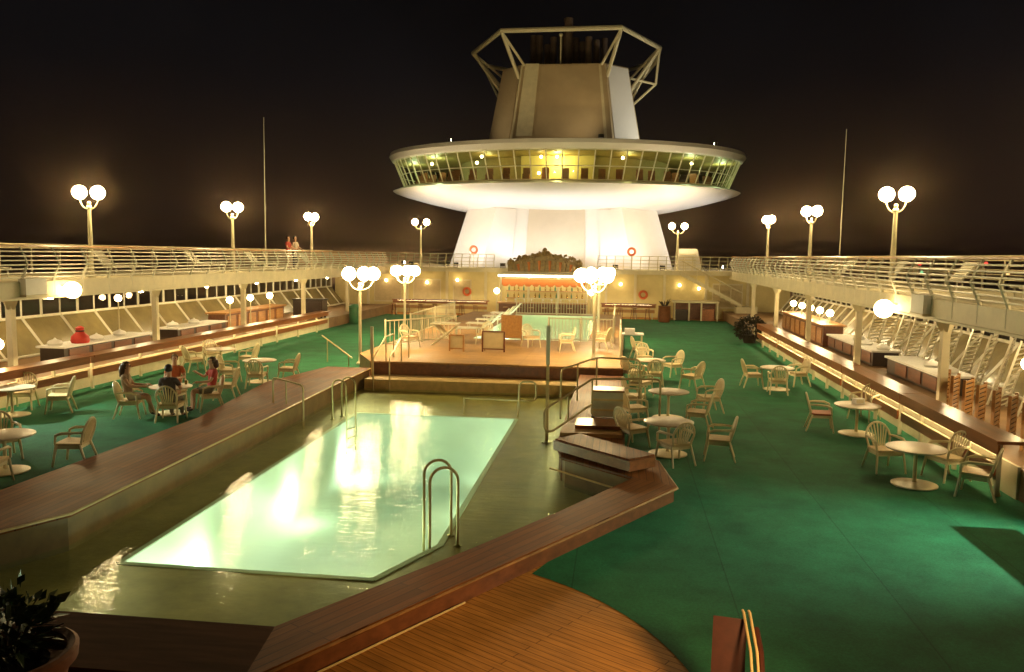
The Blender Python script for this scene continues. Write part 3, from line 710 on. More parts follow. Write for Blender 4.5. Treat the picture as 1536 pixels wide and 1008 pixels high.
for x in (-3.75, 2.65):
    t = thing('globe_light', 'glowing globe on a pale post at the %s end of the far bar' % ('left' if x < 0 else 'right'), 'lamp', (x, 55.2, 0), 0, 'globes beside the far bar')
    B().cyl(0, 0, .01, 1.6, .05, 10).out('post', M['cream'], t); B().ball((0, 0, 1.78), .19, 2).out('globe', M['globe_small'], t)
# gilt scroll pediment
pd = thing('scroll_sign', 'gilt carved scroll pediment arched over the far bar, bare of writing', 'pediment', (-.45, 54.45, 3.02))
top = [(-2.45, .1), (-2.5, .75), (-2.3, 1.0), (-2.1, .75), (-1.7, .85), (-1.2, 1.1), (-.6, 1.22), (-.25, 1.42), (0, 1.62), (.25, 1.42), (.6, 1.22), (1.2, 1.1), (1.7, .85), (2.1, .75), (2.3, 1.0), (2.5, .75), (2.45, .1)]
pb = B(); pb.loft([[(x, 0, z) for x, z in top], [(x, .25, z) for x, z in top]]); pb.bevel(.03).out('board', M['gold'], pd)
for i in range(-6, 7):
    x = i * .34; zt = .25 + .45 * math.cos(i * .22)
    B().tube([(x, -.05, .15), (x * 1.04, -.06, zt + .15)], [.05, .10], 8).out('flute', M['valance'] if i % 2 else M['gold'], pd)
for sx in (-1, 1):
    for (cx_, cz, rr) in ((2.2, .62, .28), (1.45, .78, .2), (.8, .98, .2), (.3, 1.2, .16)):
        pts = [(sx * (cx_ + rr * (1 - q / 14) * math.cos(q * .7)), -.04, cz + rr * (1 - q / 14) * math.sin(q * .7)) for q in range(13)]
        B().tube(pts, .055, 6).out('scroll', M['gold'], pd)
lv = B()
for i in range(90):
    x = random.uniform(-2.4, 2.4); z = random.uniform(.55, .8) + (.62 * math.cos(x * .62) if abs(x) < 2.1 else .05); a = random.uniform(0, 6.28)
    lv.loft([[(x + .13 * math.cos(a + q), -.07 - .05 * math.cos(q * 2), z + .13 * math.sin(a + q) * (.5 if q in (1.57, 4.71) else 1)) for q in (0, 1.57, 3.14, 4.71)], [(x + .02 * math.cos(a + q), -.15, z + .02 * math.sin(a + q)) for q in (0, 1.57, 3.14, 4.71)]])
lv.out('carved_leaves', M['gold'], pd)
B().ball((0, -.02, 1.55), .16, 2).out('finial', M['gold'], pd)
# teak counters in front of the aft wall
for (x0, x1, l) in ((-11.2, -4.4, 'left'), (3.3, 7.0, 'right')):
    t = thing('teak_counter', 'teak counter with a lower plank before the far wall, %s of the bar' % l, 'counter', (x0, 55.9, 0))
    L = x1 - x0
    B().box(0, L, -.25, .25, .99, 1.06).bevel(.015).out('counter_top', M['redwood'], t); B().box(.1, L - .1, -.18, -.14, .45, .66).out('lower_plank', M['honey'], t)
    for k in range(4): B().box(.2 + k * (L - .5) / 3, .3 + k * (L - .5) / 3, -.12, -.04, .01, .985).out('leg', M['cream'], t)
    B().box(.05, L - .05, -.24, -.20, .80, .985).out('apron', M['redwood'], t); B().tube([(.2, .15, .95), (L - .2, .15, .95)], .02, 6).out('strip_tube', M['strip'], t)
# kiosk to the right of the bar
kk = thing('towel_kiosk', 'open fronted kiosk with a pale roof slab at the far right end of the carpet', 'kiosk', (9.6, 56.2, 0))
B().box(-1.5, 1.5, -.75, .75, 1.2, 1.32).bevel(.02).out('roof', M['cream'], kk); B().box(-1.4, 1.4, .55, .65, .01, 1.197).out('back_panel', M['wood'], kk)
for x in (-1.4, -.45, .35, 1.4): B().box(x - .05, x + .05, -.68, -.58, .01, 1.197).out('post', M['cream'], kk)
B().box(.4, 1.2, -.5, .3, .01, .8).bevel(.02).out('bin', M['redwood'], kk); B().box(-1.3, -.5, -.4, .4, .01, .7).bevel(.02).out('bin', M['dark'], kk)
pt = thing('wooden_planter', 'tall brown wooden planter with spiky tops standing left of the kiosk', 'planter', (7.45, 54.0, 0))
B().lathe([(.36, .01), (.42, .3), (.38, 1.0), (.42, 1.06)], 10).out('tub', M['wood'], pt)
q = B()
for i in range(16):
    a = random.random() * 6.28; l_ = random.uniform(.25, .5); q.tube([(.1 * math.cos(a), .1 * math.sin(a), 1.0), (.28 * math.cos(a), .28 * math.sin(a), 1.06 + l_ * .7), (.38 * math.cos(a), .38 * math.sin(a), 1.05 + l_)], [.04, .03, .005], 4)
q.out('leaves', M['bush'], pt)
# stair up to the aft deck
sc = thing('staircase', 'pale open staircase climbing to the aft deck right of the tower', 'staircase', (12.6, 56.2, 0))
q = B()
for sx in (-.35, .35): q.hexa([(0, sx - .03, .9), (0, sx + .03, .9), (-4.0, sx + .03, 3.0), (-4.0, sx - .03, 3.0), (0, sx - .03, 1.15), (0, sx + .03, 1.15), (-4.0, sx + .03, 3.25), (-4.0, sx - .03, 3.25)])
q.out('stringer', M['cream'], sc)
for i in range(11): B().box(-.36 * i - .3, -.36 * i, -.32, .32, 1.0 + i * .19, 1.04 + i * .19).out('tread', M['cream'], sc)
for sx in (-.38, .38): B().tube([(0, sx, 1.9), (-4.0, sx, 4.0)], .03, 6).out('handrail', M['cream'], sc)
for i in range(6): B().tube([(-.75 * i, -.38, 1.05 + .39 * i), (-.75 * i, -.38, 1.95 + .39 * i)], .022, 5).out('baluster', M['cream'], sc)
B().box(-.4, 1.0, -.5, .5, .01, .98).out('base_block', M['cream'], sc)
# life rings
for (x, y, z, l) in ((-6.2, 57.3, 1.6, 'low on the yellow wall left of the bar'), (6.15, 57.3, 1.6, 'low on the yellow wall right of the bar'), (-5.9, 58.1, 4.55, 'against the white tower base, left side'), (5.3, 58.1, 4.55, 'against the white tower base, right side')):
    t = thing('red_ring', 'round red orange ring hung ' + l, 'ring', (x, y, z), 0, 'red orange rings by the bar')
    B().tube([(.24 * math.cos(a), 0, .24 * math.sin(a)) for a in [2 * PI * q / 20 for q in range(20)]], .085, 8, closed=True).out('ring', M['orange'], t)
    B().tube([(0, .05, .2), (0, .15, .3)] if z < 3 else [(0, .02, -.25), (0, .02, -1.2)], .03, 6).out('hook' if z < 3 else 'stand', M['cream'], t)

tw = thing('lounge_tower', 'white floodlit tower flaring into a ring shaped glass lounge', 'tower', (-.08, 66, UD))
def oct_(hx, hy, ch, z, cy_=0): return [(-hx, cy_ - hy + ch, z), (-hx + ch, cy_ - hy, z), (hx - ch, cy_ - hy, z), (hx, cy_ - hy + ch, z), (hx, cy_ + hy - ch, z), (hx - ch, cy_ + hy, z), (-hx + ch, cy_ + hy, z), (-hx, cy_ + hy - ch, z)]
B().loft([oct_(8.5, 6.3, 3.0, .01), oct_(7.2, 5.3, 2.6, 4.5)]).out('base', M['tower'], tw)
for x0, x1, m_ in ((-2.3, 2.1, 'beige'), (-4.4, -3.3, 'tower'), (3.2, 4.2, 'tower')):
    B().hexa([(x0, -6.36, .1), (x1, -6.36, .1), (x1, -6.2, .1), (x0, -6.2, .1), (x0 * .93, -5.42, 4.3), (x1 * .93, -5.42, 4.3), (x1 * .93, -5.3, 4.3), (x0 * .93, -5.3, 4.3)]).out('wall_panel', M[m_], tw)
EA, EB = 13.65, 10.2
def ell(f_, z, n_=96, g=None): return [(EA * f_ * math.cos(2 * PI * k / n_), EB * (g or f_) * math.sin(2 * PI * k / n_), z) for k in range(n_)]
B().loft([ell(.50, 4.15, g=.50), ell(.62, 4.42, g=.60), ell(.80, 4.95, g=.79), ell(.93, 5.42), ell(.985, 5.68), ell(1.0, 5.82), ell(.975, 5.95), ell(.94, 6.0)]).out('flared_skirt', M['tower'], tw)
B().loft([ell(.935, 6.003), ell(.935, 6.12), ell(.90, 6.13)]).out('lounge_floor', M['cream'], tw)
B().loft([ell(.985, 8.02), ell(1.005, 8.10), ell(1.022, 8.45), ell(1.015, 8.72), ell(.96, 8.82), ell(.5, 9.0)]).out('roof_rim', M['tower'], tw)
g_ = B(); g_.loft([ell(.93, 6.12), ell(.99, 8.02)], cap=False); g_.out('glazing', M['glassg'], tw, fix=False)
q = B(); NM = 76
for k in range(NM):
    a = 2 * PI * (k + .5) / NM; c, s = math.cos(a), math.sin(a)
    q.tube([(EA * .932 * c, EB * .932 * s, 6.1), (EA * .992 * c, EB * .992 * s, 8.05)], .045, 5)
q.tube([(EA * .957 * math.cos(2 * PI * k / 96), EB * .957 * math.sin(2 * PI * k / 96), 6.98) for k in range(96)], .035, 4, closed=True)
q.out('mullions', M['white'], tw)
B().box(-2.6, 2.6, -6.9, -6.6, 6.14, 7.98).out('back_bar', M['yellow'], tw)
B().loft([ell(.60, 6.135), ell(.60, 8.01)], cap=False).out('inner_core', M['lino'], tw)
B().loft([ell(.30, 8.005), ell(.975, 8.008)], cap=False).out('lounge_ceiling', M['lino'], tw)
q = B()
for k in range(26):
    a = -PI * (k + .5) / 26; rr = random.uniform(.78, .88)
    x, y = EA * rr * math.cos(a), EB * rr * math.sin(a)
    q.box(x - .25, x + .25, y - .25, y + .25, 6.14, 6.55); q.box(x - .25, x + .25, y + .2, y + .28, 6.552, 7.0)
q.out('lounge_seating', M['wood'], tw)
for (x, y, z) in [(-5.2, -8.4, 7.75), (-1.0, -8.6, 7.7), (0.1, -8.6, 7.7), (4.6, -8.3, 7.65), (-5.5, -8.6, 7.3), (-1.1, -9.0, 6.55), (9.5, -5.2, 7.6), (-9.5, -5.2, 7.6)]:
    B().ball((x, y, z), .11, 2).out('lounge_lamp', M['bulb'], tw)
for (x, y, e_) in [(0, -7.9, 280), (-5.0, -7.0, 70), (5.0, -7.0, 70), (-9.4, -5.2, 170), (9.4, -5.2, 170), (-12.0, -1.0, 150), (12.0, -1.0, 150)]:
    light('lounge_light', 'POINT', (x, 66 + y, UD + 7.5), e_, (1, .85, .35) if abs(x) < 9 else (.8, 1, .6), .15, parent=tw)

# funnel
fn = thing('funnel', 'tapering octagonal funnel above the glass lounge with an open tube frame around its top', 'funnel', (0, 66, UD + 8.9))
def fo(f_, z): return oct_(5.9 + (4.75 - 5.9) * f_, 4.6 + (3.9 - 4.6) * f_, 2.1 + (1.7 - 2.1) * f_, z)
B().loft([fo(0, 0.0), fo(1, 6.7)]).out('casing', M['funnel'], fn)
def fpan(x0, x1, m_, o=.06, z0=.1, z1=6.6):
    def yy(z): return -(4.6 + (3.9 - 4.6) * z / 6.7)
    def xs(z): return 1 + (4.75 / 5.9 - 1) * z / 6.7
    return B().hexa([(x0 * xs(z0), yy(z0) - o, z0), (x1 * xs(z0), yy(z0) - o, z0), (x1 * xs(z0), yy(z0) + .05, z0), (x0 * xs(z0), yy(z0) + .05, z0),
                     (x0 * xs(z1), yy(z1) - o, z1), (x1 * xs(z1), yy(z1) - o, z1), (x1 * xs(z1), yy(z1) + .05, z1), (x0 * xs(z1), yy(z1) + .05, z1)]).out('panel', m_, fn)
fpan(-3.5, -2.25, M['cream'], .05, .9, 6.75); fpan(-2.0, 2.2, M['funnel'], .05); fpan(3.2, 3.42, M['cream'], .12); fpan(-4.2 + .35, -3.72, M['cream'], .12)
for sx in (-1, 1):
    def side_pt(t_, z, o): # along the chamfer face
        f_ = z / 6.7; hx = 5.9 - 1.15 * f_; hy = 4.6 - .7 * f_; ch = 2.1 - .4 * f_
        return Vector((sx * (hx - ch + ch * t_ + o * .7), -(hy - ch * t_ + o * .7), z))
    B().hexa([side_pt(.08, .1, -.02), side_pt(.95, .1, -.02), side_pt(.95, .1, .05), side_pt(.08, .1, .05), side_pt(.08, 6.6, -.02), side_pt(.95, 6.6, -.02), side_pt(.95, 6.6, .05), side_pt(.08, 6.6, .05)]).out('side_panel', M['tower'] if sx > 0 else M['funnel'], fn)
RZ = 8.75
ring = [(-4.35, -6.0, RZ + .05), (4.2, -6.0, RZ + .1), (7.1, -.6, RZ - .05), (7.0, 3.0, RZ - .3), (4.2, 6.4, RZ - .3), (-4.2, 6.4, RZ - .3), (-7.2, 3.0, RZ - .3), (-7.35, -.6, RZ - .2)]
B().tube(ring, .19, 8, closed=True).out('ring_tube', M['cream'], fn)
feet = [(-3.3, -3.8, 5.6), (3.2, -3.8, 5.6), (4.9, -1.8, 4.9), (4.85, 2.2, 5.4), (3, 3.9, 6.2), (-3, 3.9, 6.2), (-4.85, 2.2, 5.4), (-4.9, -1.8, 4.9)]
for i in range(8): B().tube([ring[i], feet[i]], .14, 6).out('strut', M['cream'], fn)
for a, c in (((-4.35, -6.0, RZ), (-2.9, -3.9, 6.6)), ((4.2, -6.0, RZ), (2.8, -3.9, 6.6)), ((7.1, -.6, RZ), (4.9, 1.0, 6.5)), ((7.1, -.6, RZ), (5.0, .6, 4.5)), ((6.9, 0, RZ - 2.9), (5.1, .2, 4.1)), ((7.1, -.6, RZ), (6.9, 0, RZ - 2.9)), ((6.9, 0, RZ - 2.9), (4.9, -1.2, 6.1)), ((-7.35, -.6, RZ - .2), (-4.9, 1.0, 6.5)), ((-7.2, 3.0, RZ - .3), (-5.2, .2, 4.4))):
    B().tube([a, c], .10, 6).out('brace', M['cream'], fn)
for i in range(11):
    x = -2.75 + i * .56; B().cyl(x, random.uniform(-1.6, 1.2), 6.5, 9.7 + random.uniform(-.4, .7), .26, 10).out('exhaust_pipe', M['pipe'], fn)
B().cyl(.1, -.5, 6.5, 11.3, .34, 12).out('exhaust_pipe', M['pipe'], fn)
B().tube([(-.25, -3.5, 6.7), (-.25, -3.5, 9.0)], .05, 6).out('mast', M['cream'], fn); B().ball((-.25, -3.5, 9.1), .16, 2).out('mast_lamp_housing', M['cream'], fn)
fn.scale = (1, 1, .91)
for sx in (-1, 1): B().box(sx * 6.2 - .3, sx * 6.2 + .3, -.5, .3, .3, 1.0).out('vent_box', M['funnel'], fn)

# floodlights at the tower foot and on the lounge roof
vh = thing('vent_house', 'small white louvred vent house right of the tower base', 'vent house', (9.2, 58.6, UD))
B().loft([[(-.9, -.5, 0), (.9, -.5, 0), (.9, .5, 0), (-.9, .5, 0)], [(-.75, -.4, 1.5), (.6, -.4, 1.5), (.6, .4, 1.5), (-.75, .4, 1.5)]]).out('housing', M['tower'], vh)
for i in range(5): B().box(-.6, .5, -.56, -.46 + .001 * i, .3 + i * .2, .36 + i * .2).out('louvre', M['cream'], vh)
fl = thing('floodlight', 'deck floodlight aimed up at the flared skirt of the tower', 'floodlight', (-9, 57.6, UD), 0, 'floodlights at the foot of the tower')
B().box(-.16, .16, -.1, .1, .12, .34).bevel(.02).out('housing', M['black'], fl); B().box(-.13, .13, .102, .112, .15, .31).out('lens', M['flood'], fl)
B().tube([(-.2, 0, .23), (-.2, 0, .02), (.2, 0, .02), (.2, 0, .23)], .02, 6).out('yoke', M['black'], fl)
spots = [(-10.5, 58.2), (-7.0, 57.2), (-3.6, 56.9), (0.4, 56.9), (4.2, 56.9), (7.4, 57.2), (10.4, 58.2), (-12.5, 63.5), (12.3, 63.5)]
for i, (x, y) in enumerate(spots):
    c = fl if i == 0 else dup(fl, (x, y, UD), 0)
    c.location = (x, y, UD); c.rotation_euler = (0, 0, -math.atan2(-x, 66 - y) if abs(x) < 12 else (PI / 2 if x > 0 else -PI / 2))
    tx, ty = x * .62, 66 - (66 - y) * .55
    light('flood_beam', 'SPOT', (x, y + .25, UD + .5), 520, (1.0, .96, .91), .12, (tx, ty, UD + 4.8), None, 2.0, .7)
for (x, y, l, e_, aim, col) in ((11.2, 62.0, 'right', 1500, (4.8, 63.2, 16), (1, .92, .68)), (-8.0, 59.5, 'left', 260, (-1, 62, 15.5), (1, .8, .45)), (3.0, 57.8, 'front', 330, (0, 62, 15.5), (1, .78, .42))):
    c = dup(fl, (x, y, UD + 8.93), face(aim[0] - x, aim[1] - y), 'floodlight on the %s of the lounge roof aimed at the funnel' % l, 'floodlights on the lounge roof')
    light('flood_beam', 'SPOT', (x, y, UD + 9.5), e_, col, .1, aim, None, 1.5, .8)

# ------------------------------------------------------------------ things on the platform and between the pools
def fence(label, pts, z, nbar, h_=1.0):
    a, c = Vector(pts[0]), Vector(pts[1])
    t = thing('pool_fence', label, 'fence', (a.x, a.y, z)); d = c - a
    for zz in (.08, h_): B().tube([(0, 0, zz), (d.x, d.y, zz)], .028, 6).out('rail', M['cream'], t)
    q = B()
    for i in range(nbar): q.tube([(d.x * i / (nbar - 1), d.y * i / (nbar - 1), .08), (d.x * i / (nbar - 1), d.y * i / (nbar - 1), h_)], .016, 5)
    q.out('bars', M['cream'], t)
    for f_ in (0, .5, 1): B().tube([(d.x * f_, d.y * f_, 0), (d.x * f_, d.y * f_, h_ + .06)], .04, 8).out('post', M['cream'], t)
fence('pale barred fence along the left edge of the platform behind the globe post', ((-4.8, 32.0), (-2.6, 35.4)), .5, 18)
fence('pale barred fence before the second pool on its right', ((1.5, 35.5), (4.3, 35.5)), .5, 20)
fence('pale barred fence running back along the right side of the second pool', ((4.3, 35.8), (4.3, 45)), .5, 40)
fence('pale barred fence across the far end of the second pool', ((-1.9, 51.4), (3.2, 51.4)), .5, 30)
fence('pale barred fence along the right edge of the platform from its front corner', ((4.6, 30.2), (4.6, 35.2)), .5, 26)
fence('pale barred fence along the left edge of the platform beside the second pool', ((-4.8, 36.0), (-4.8, 46.0)), .5, 40)
for i in range(5):
    dup(lg, (-3.0, 37.6 + i * 2.6, .5), -PI / 2 + .1 * (i % 3 - 1), 'pale slatted lounger on the platform left of the second pool, %s from its near end' % ['first', 'second', 'third', 'fourth', 'fifth'][i], 'loungers beside the second pool')
stl = thing('bar_stool', 'wooden bar stool standing in the row before the far bar', 'stool', (-2.9, 53.6, T), 0, 'bar stools before the far bar')
B().lathe([(.17, .74), (.19, .77), (.17, .80)], 14).out('seat', M['honey'], stl)
for k in range(4):
    a = PI / 4 + k * PI / 2; B().tube([(.20 * math.cos(a), .20 * math.sin(a), 0), (.12 * math.cos(a), .12 * math.sin(a), .745)], .02, 5).out('leg', M['wood'], stl)
B().tube([(.17 * math.cos(a), .17 * math.sin(a), .25) for a in [2 * PI * k / 12 for k in range(12)]], .012, 4, closed=True).out('foot_ring', M['trim'], stl)
for i in range(1, 7): dup(stl, (-2.9 + i * .85, 53.6 + random.uniform(-.1, .1), T), random.random())
for i in range(7): dup(stl, (-10.9 + i * .95, 55.1 + random.uniform(-.1, .1), T), random.random(), 'wooden bar stool at the teak counter left of the far bar', 'bar stools at the counter left of the far bar')
for i in range(4): dup(stl, (3.7 + i * .9, 55.1 + random.uniform(-.1, .1), T), random.random(), 'wooden bar stool at the teak counter right of the far bar', 'bar stools at the counter right of the far bar')
for x, z, l in ((-12.1, 2.3, 'farthest left on the yellow wall'), (-9.1, 2.2, 'second from the left on the yellow wall'), (-6.9, 2.4, 'third from the left on the yellow wall, next to the bar'), (4.6, 2.3, 'just right of the far bar on the yellow wall'), (8.6, 2.3, 'above the kiosk on the yellow wall'), (9.9, 2.1, 'under the staircase on the yellow wall')):
    t = thing('wall_globe', 'small bright wall lamp ' + l, 'lamp', (x, 57.3, z), 0, 'wall lamps on the yellow wall')
    B().tube([(0, .28, -.1), (0, .05, -.14), (0, 0, -.1)], .02, 6).out('bracket', M['cream'], t); B().ball((0, 0, 0), .10, 2).out('globe', M['wall_globe'], t)
def sign(label, x, y, z, w_, h_, fm, bm_, rz=0):
    t = thing('sign_board', label, 'board', (x, y, z), rz)
    B().box(-w_ / 2, w_ / 2, -.015, .015, .14, h_).out('panel', bm_, t)
    f_ = B()
    for xx in (-w_ / 2 - .03, w_ / 2 + .03): f_.box(xx - .03, xx + .03, -.03, .03, 0, h_ + .04)
    f_.box(-w_ / 2 + .002, w_ / 2 - .002, -.03, .03, h_ + .001, h_ + .05); f_.box(-w_ / 2 + .002, w_ / 2 - .002, -.03, .03, .09, .138)
    f_.out('frame', fm, t)
    for xx in (-w_ / 2, w_ / 2): B().tube([(xx, .02, h_ * .8), (xx, .35, 0)], .018, 5).out('strut', fm, t)
sign('narrow blank framed board standing on the platform, left of the wider one', -1.63, 30.75, .5, .48, .60, M['honey'], M['board'])
sign('wide blank pale framed board standing on the platform', -.22, 30.87, .5, .78, .76, M['wood'], M['board'])
sign('brown upright board standing at the near edge of the second pool', -.1, 35.3, .5, .8, 1.06, M['honey'], M['honey'])
# folded chairs pile
fc = thing('folding_trestle', 'crossed pale folding trestles left of the blank boards on the platform', 'trestle', (-2.5, 32.6, .5))
for i in range(4):
    y = i * .25
    B().tube([(-.55, y, 0), (.45, y, .8)], .025, 6).out('leg', M['cream'], fc); B().tube([(.5, y, 0), (-.5, y, .85)], .025, 6).out('leg', M['cream'], fc)
B().box(-.6, .5, -.05, .85, .86, .9).out('top_slats', M['cream'], fc)
fc = thing('white_table', 'small white side table stacked with folded towels right of the platform', 'table', (5.15, 37.5, 0))
B().box(-.5, .5, -.5, .5, .70, .74).bevel(.01).out('table_top', M['linen'], fc)
for x in (-.42, .42):
    for y in (-.42, .42): B().tube([(x, y, 0), (x, y, .7)], .025, 6).out('leg', M['plastic'], fc)
t = tag(B().box(-.35, .1, -.3, .2, 0, .22).bevel(.05).out('folded_towels', M['linen'], None, loc=(5.15, 37.5, .742)), 'white folded towels lying on the small white side table', 'towels')
# stair with handrails on the right
sr_ = thing('pool_stair', 'teak steps with looped handrails at the right of the near pool', 'stair', (3.9, 18.6, 0))
for k in range(2): B().box(-.60 + k * .3, .75, -1.0 + k * .45, .1 + k * .2, .285 + k * .085, .365 + k * .085).bevel(.01).out('tread', M['teakl'] if k % 2 == 0 else M['redwood'], sr_)
def hrail(label, pts, posts, r=.026):
    t = thing('handrail', label, 'handrail', (pts[0][0], pts[0][1], 0))
    o = Vector((pts[0][0], pts[0][1], 0))
    B().tube([Vector(p) - o for p in pts], r, 8).out('loop', M['steel'], t)
    for a, c in posts: B().tube([Vector(a) - o, Vector(c) - o], r * .85, 6).out('post', M['steel'], t)
def rnd(pts, k=.12):   # round the corners of a polyline
    out = [Vector(pts[0])]
    for a, b_, c in zip(pts, pts[1:], pts[2:]):
        a, b_, c = Vector(a), Vector(b_), Vector(c); p, q_ = b_ + (a - b_).normalized() * k, b_ + (c - b_).normalized() * k
        for i in range(5):
            t = i / 4; out.append(p * (1 - t) ** 2 + b_ * 2 * t * (1 - t) + q_ * t * t)
    return out + [Vector(pts[-1])]
hrail('nearer looped steel handrail sloping up beside the teak steps', rnd([(3.95, 18.5, .85), (3.12, 17.2, .44), (2.98, 17.2, .50), (2.98, 17.2, .93), (3.95, 18.6, 1.42), (5.5, 19.0, 1.40), (5.5, 19.0, .2)]),
      [((3.95, 18.6, .6), (3.95, 18.6, 1.42)), ((3.45, 17.9, .55), (3.45, 17.9, 1.18))])
hrail('farther looped steel handrail sloping up beside the teak steps', rnd([(3.12, 20.3, .12), (3.12, 20.3, 1.38), (3.97, 21.5, 1.56), (5.1, 21.7, 1.5), (5.1, 21.7, .2)]),
      [((3.97, 21.5, .6), (3.97, 21.5, 1.55)), ((3.5, 20.9, .5), (3.5, 20.9, 1.47))])
hrail('low steel handrail loop reaching over the far right end of the lit pool', rnd([(.2, 22.7, .14), (2.27, 22.6, .14), (2.27, 22.6, .68), (1.80, 22.6, .68), (1.76, 22.6, -.33)], .15), [((.2, 22.7, .14), (.2, 22.7, -.33))])
hrail('pair of bent steel handrails on the teak bench left of the near pool', rnd([(-4.4, 20.2, .28), (-4.4, 20.2, .95), (-3.5, 20.0, .80), (-3.5, 20.0, -.33)]), [((-4.0, 20.1, .28), (-4.0, 20.1, .87))])
hrail('leaning white handrail on the carpet left of the platform', [(-6.9, 30.5, 1.0), (-5.2, 29.0, .35)], [((-6.6, 30.24, .0), (-6.6, 30.24, .9)), ((-5.4, 29.2, .0), (-5.4, 29.2, .42))])
cb = thing('towel_cart', 'pale banded towel cart standing among the handrails and chairs', 'cart', (4.3, 19.95, .285))
B().box(-.36, .36, -.3, .3, .06, .66).bevel(.03).out('body', M['cream'], cb); B().box(-.39, .39, -.33, .33, .663, .71).bevel(.02).out('lid', M['honey'], cb)
for z in (.2, .45): B().box(-.366, .366, -.306, .306, z, z + .05).out('band', M['trim'], cb)
for x in (-.35, .35): B().ball((x, -.2, .045), .045, 2).out('caster', M['black'], cb)
def spost(label, x, y, H):
    t = thing('shower_post', label, 'post', (x, y, -.33), 0, 'slim square posts on the wet deck')
    B().box(-.034, .034, -.034, .034, .004, H).bevel(.008).out('shaft', M['trim'], t); B().box(-.046, .046, -.046, .046, H - .9, H + .03).bevel(.01).out('sleeve', M['cream'], t)
    B().lathe([(.12, .01), (.12, .03), (.06, .06)], 12).out('flange', M['steel'], t)
spost('slim square post standing on the wet deck right of the near pool', 2.85, 19.5, 2.83)
hrail('steel handrail climbing the front steps of the platform at its left end', rnd([(-2.9, 25.9, -.33), (-2.9, 25.9, .75), (-2.9, 27.4, 1.35), (-2.9, 28.4, 1.35), (-2.9, 28.4, .5)]), [((-2.9, 27.4, .5), (-2.9, 27.4, 1.34))])
hrail('second steel handrail climbing the front steps, nearer the slim corner post', rnd([(-3.45, 25.9, -.33), (-3.45, 25.9, .75), (-3.45, 27.4, 1.35), (-3.45, 28.4, 1.35), (-3.45, 28.4, .5)]), [((-3.45, 27.4, .5), (-3.45, 27.4, 1.34))])
spost('slim square post standing at the far left corner of the near pool', -3.7, 26.6, 2.05)

# bush, planter pot, deck chair, mat
def leafball(q, c, r, n_, sz, sq=1.0, up_=.0, wd=.22):
    for i in range(n_):
        u, a = random.uniform(-1, 1), random.random() * 6.283; rr = r * random.uniform(.45, 1.0) ** .5 * (1 + .22 * math.sin(3 * a + 2 * u))
        p = Vector((c[0] + rr * math.sqrt(1 - u * u) * math.cos(a), c[1] + rr * math.sqrt(1 - u * u) * math.sin(a), c[2] + rr * u * sq))
        d = (p - Vector(c)).normalized() + Vector((random.uniform(-.6, .6), random.uniform(-.6, .6), random.uniform(-.4, .6) + up_)); d.normalize()
        sd = d.cross(Vector((random.random(), random.random(), random.random() + .1))).normalized(); s_ = sz * random.uniform(.6, 1.3)
        q.poly([p, p + d * s_ * .45 + sd * s_ * wd * random.uniform(.6, 1.5), p + d * s_ + Vector((0, 0, -s_ * .25 * random.random())), p + d * s_ * .45 - sd * s_ * wd * random.uniform(.6, 1.5)])
bu = thing('potted_bush', 'dark round bush in a pot at the far end of the right counter', 'bush', (11.0, 41.9, 0))
B().lathe([(.28, .01), (.4, .38), (.43, .42), (.38, .43)], 16).out('pot', M['dark'], bu)
B().tube([(0, 0, .3), (.02, 0, .75)], .04, 6).out('stem', M['bark'], bu)
q = B(); leafball(q, (0, 0, .75), .62, 1500, .17, .8); q.out('foliage', M['bush'], bu, fix=False)
pp = thing('terracotta_planter', 'large terracotta planter with a dark leafy plant in the lower left corner', 'planter', (-.33, 5.75, 0))
B().lathe([(.30, .01), (.36, .3), (.45, .78), (.52, .86), (.53, .95), (.50, .97), (.44, .95), (.43, .86)], 36).out('pot', M['terracotta'], pp)
B().lathe([(.432, .84), (.2, .88), (.02, .9)], 24).out('soil', M['soil'], pp)
q = B()
for i in range(14):
    a = random.random() * 6.28; l_ = random.uniform(.15, .42)
    q.tube([(.06 * math.cos(a), .06 * math.sin(a), .86), (.2 * math.cos(a), .2 * math.sin(a), .95 + l_ * .5), (.42 * math.cos(a), .42 * math.sin(a), .95 + l_ * .8)], [.012, .01, .005], 5)
q.out('stem', M['bark'], pp)
q = B(); leafball(q, (-.12, -.05, 1.08), .36, 260, .17, .7, .1, .3); leafball(q, (-.15, .3, 1.12), .26, 120, .13, .8, .2, .25); leafball(q, (-.3, .0, 1.2), .3, 120, .12, .9, .2, .25); q.out('foliage', M['leaf'], pp, fix=False)
dc = thing('deck_chair', 'dark maroon deck chair back with bent pale tubes at the bottom right of centre', 'deck chair', (5.62, 7.2, 0), -.15)
rot = Matrix.Rotation(math.radians(-24), 3, 'X')
b = B().box(-.20, .10, -.03, .03, 0, .62); b.bevel(.02); bmesh.ops.rotate(b.bm, verts=b.bm.verts, cent=(0, 0, 0), matrix=rot); bmesh.ops.translate(b.bm, verts=b.bm.verts, vec=(-.02, .1, .30)); b.out('backrest', M['maroon'], dc)
B().box(-.22, .22, -.42, .08, .32, .37).bevel(.02).out('seat', M['maroon'], dc)
for dx in (.10, .155):
    B().tube([(dx + .08, -.45, .02), (dx + .06, -.30, .40), (dx + .02, .02, .72), (dx - .05, .36, .93), (dx - .06, .40, .93)], .013, 8).out('side_tube', M['trim'], dc)
b = B().tube([(.24, -.40, .05), (.23, -.2, .42), (.20, .08, .70), (.16, .28, .82)], .035, 8); b.out('arm_board', M['maroon'], dc)
for x in (-.2, .2): B().tube([(x, .05, .0), (x, -.02, .33)], .018, 6).out('leg', M['maroon'], dc)

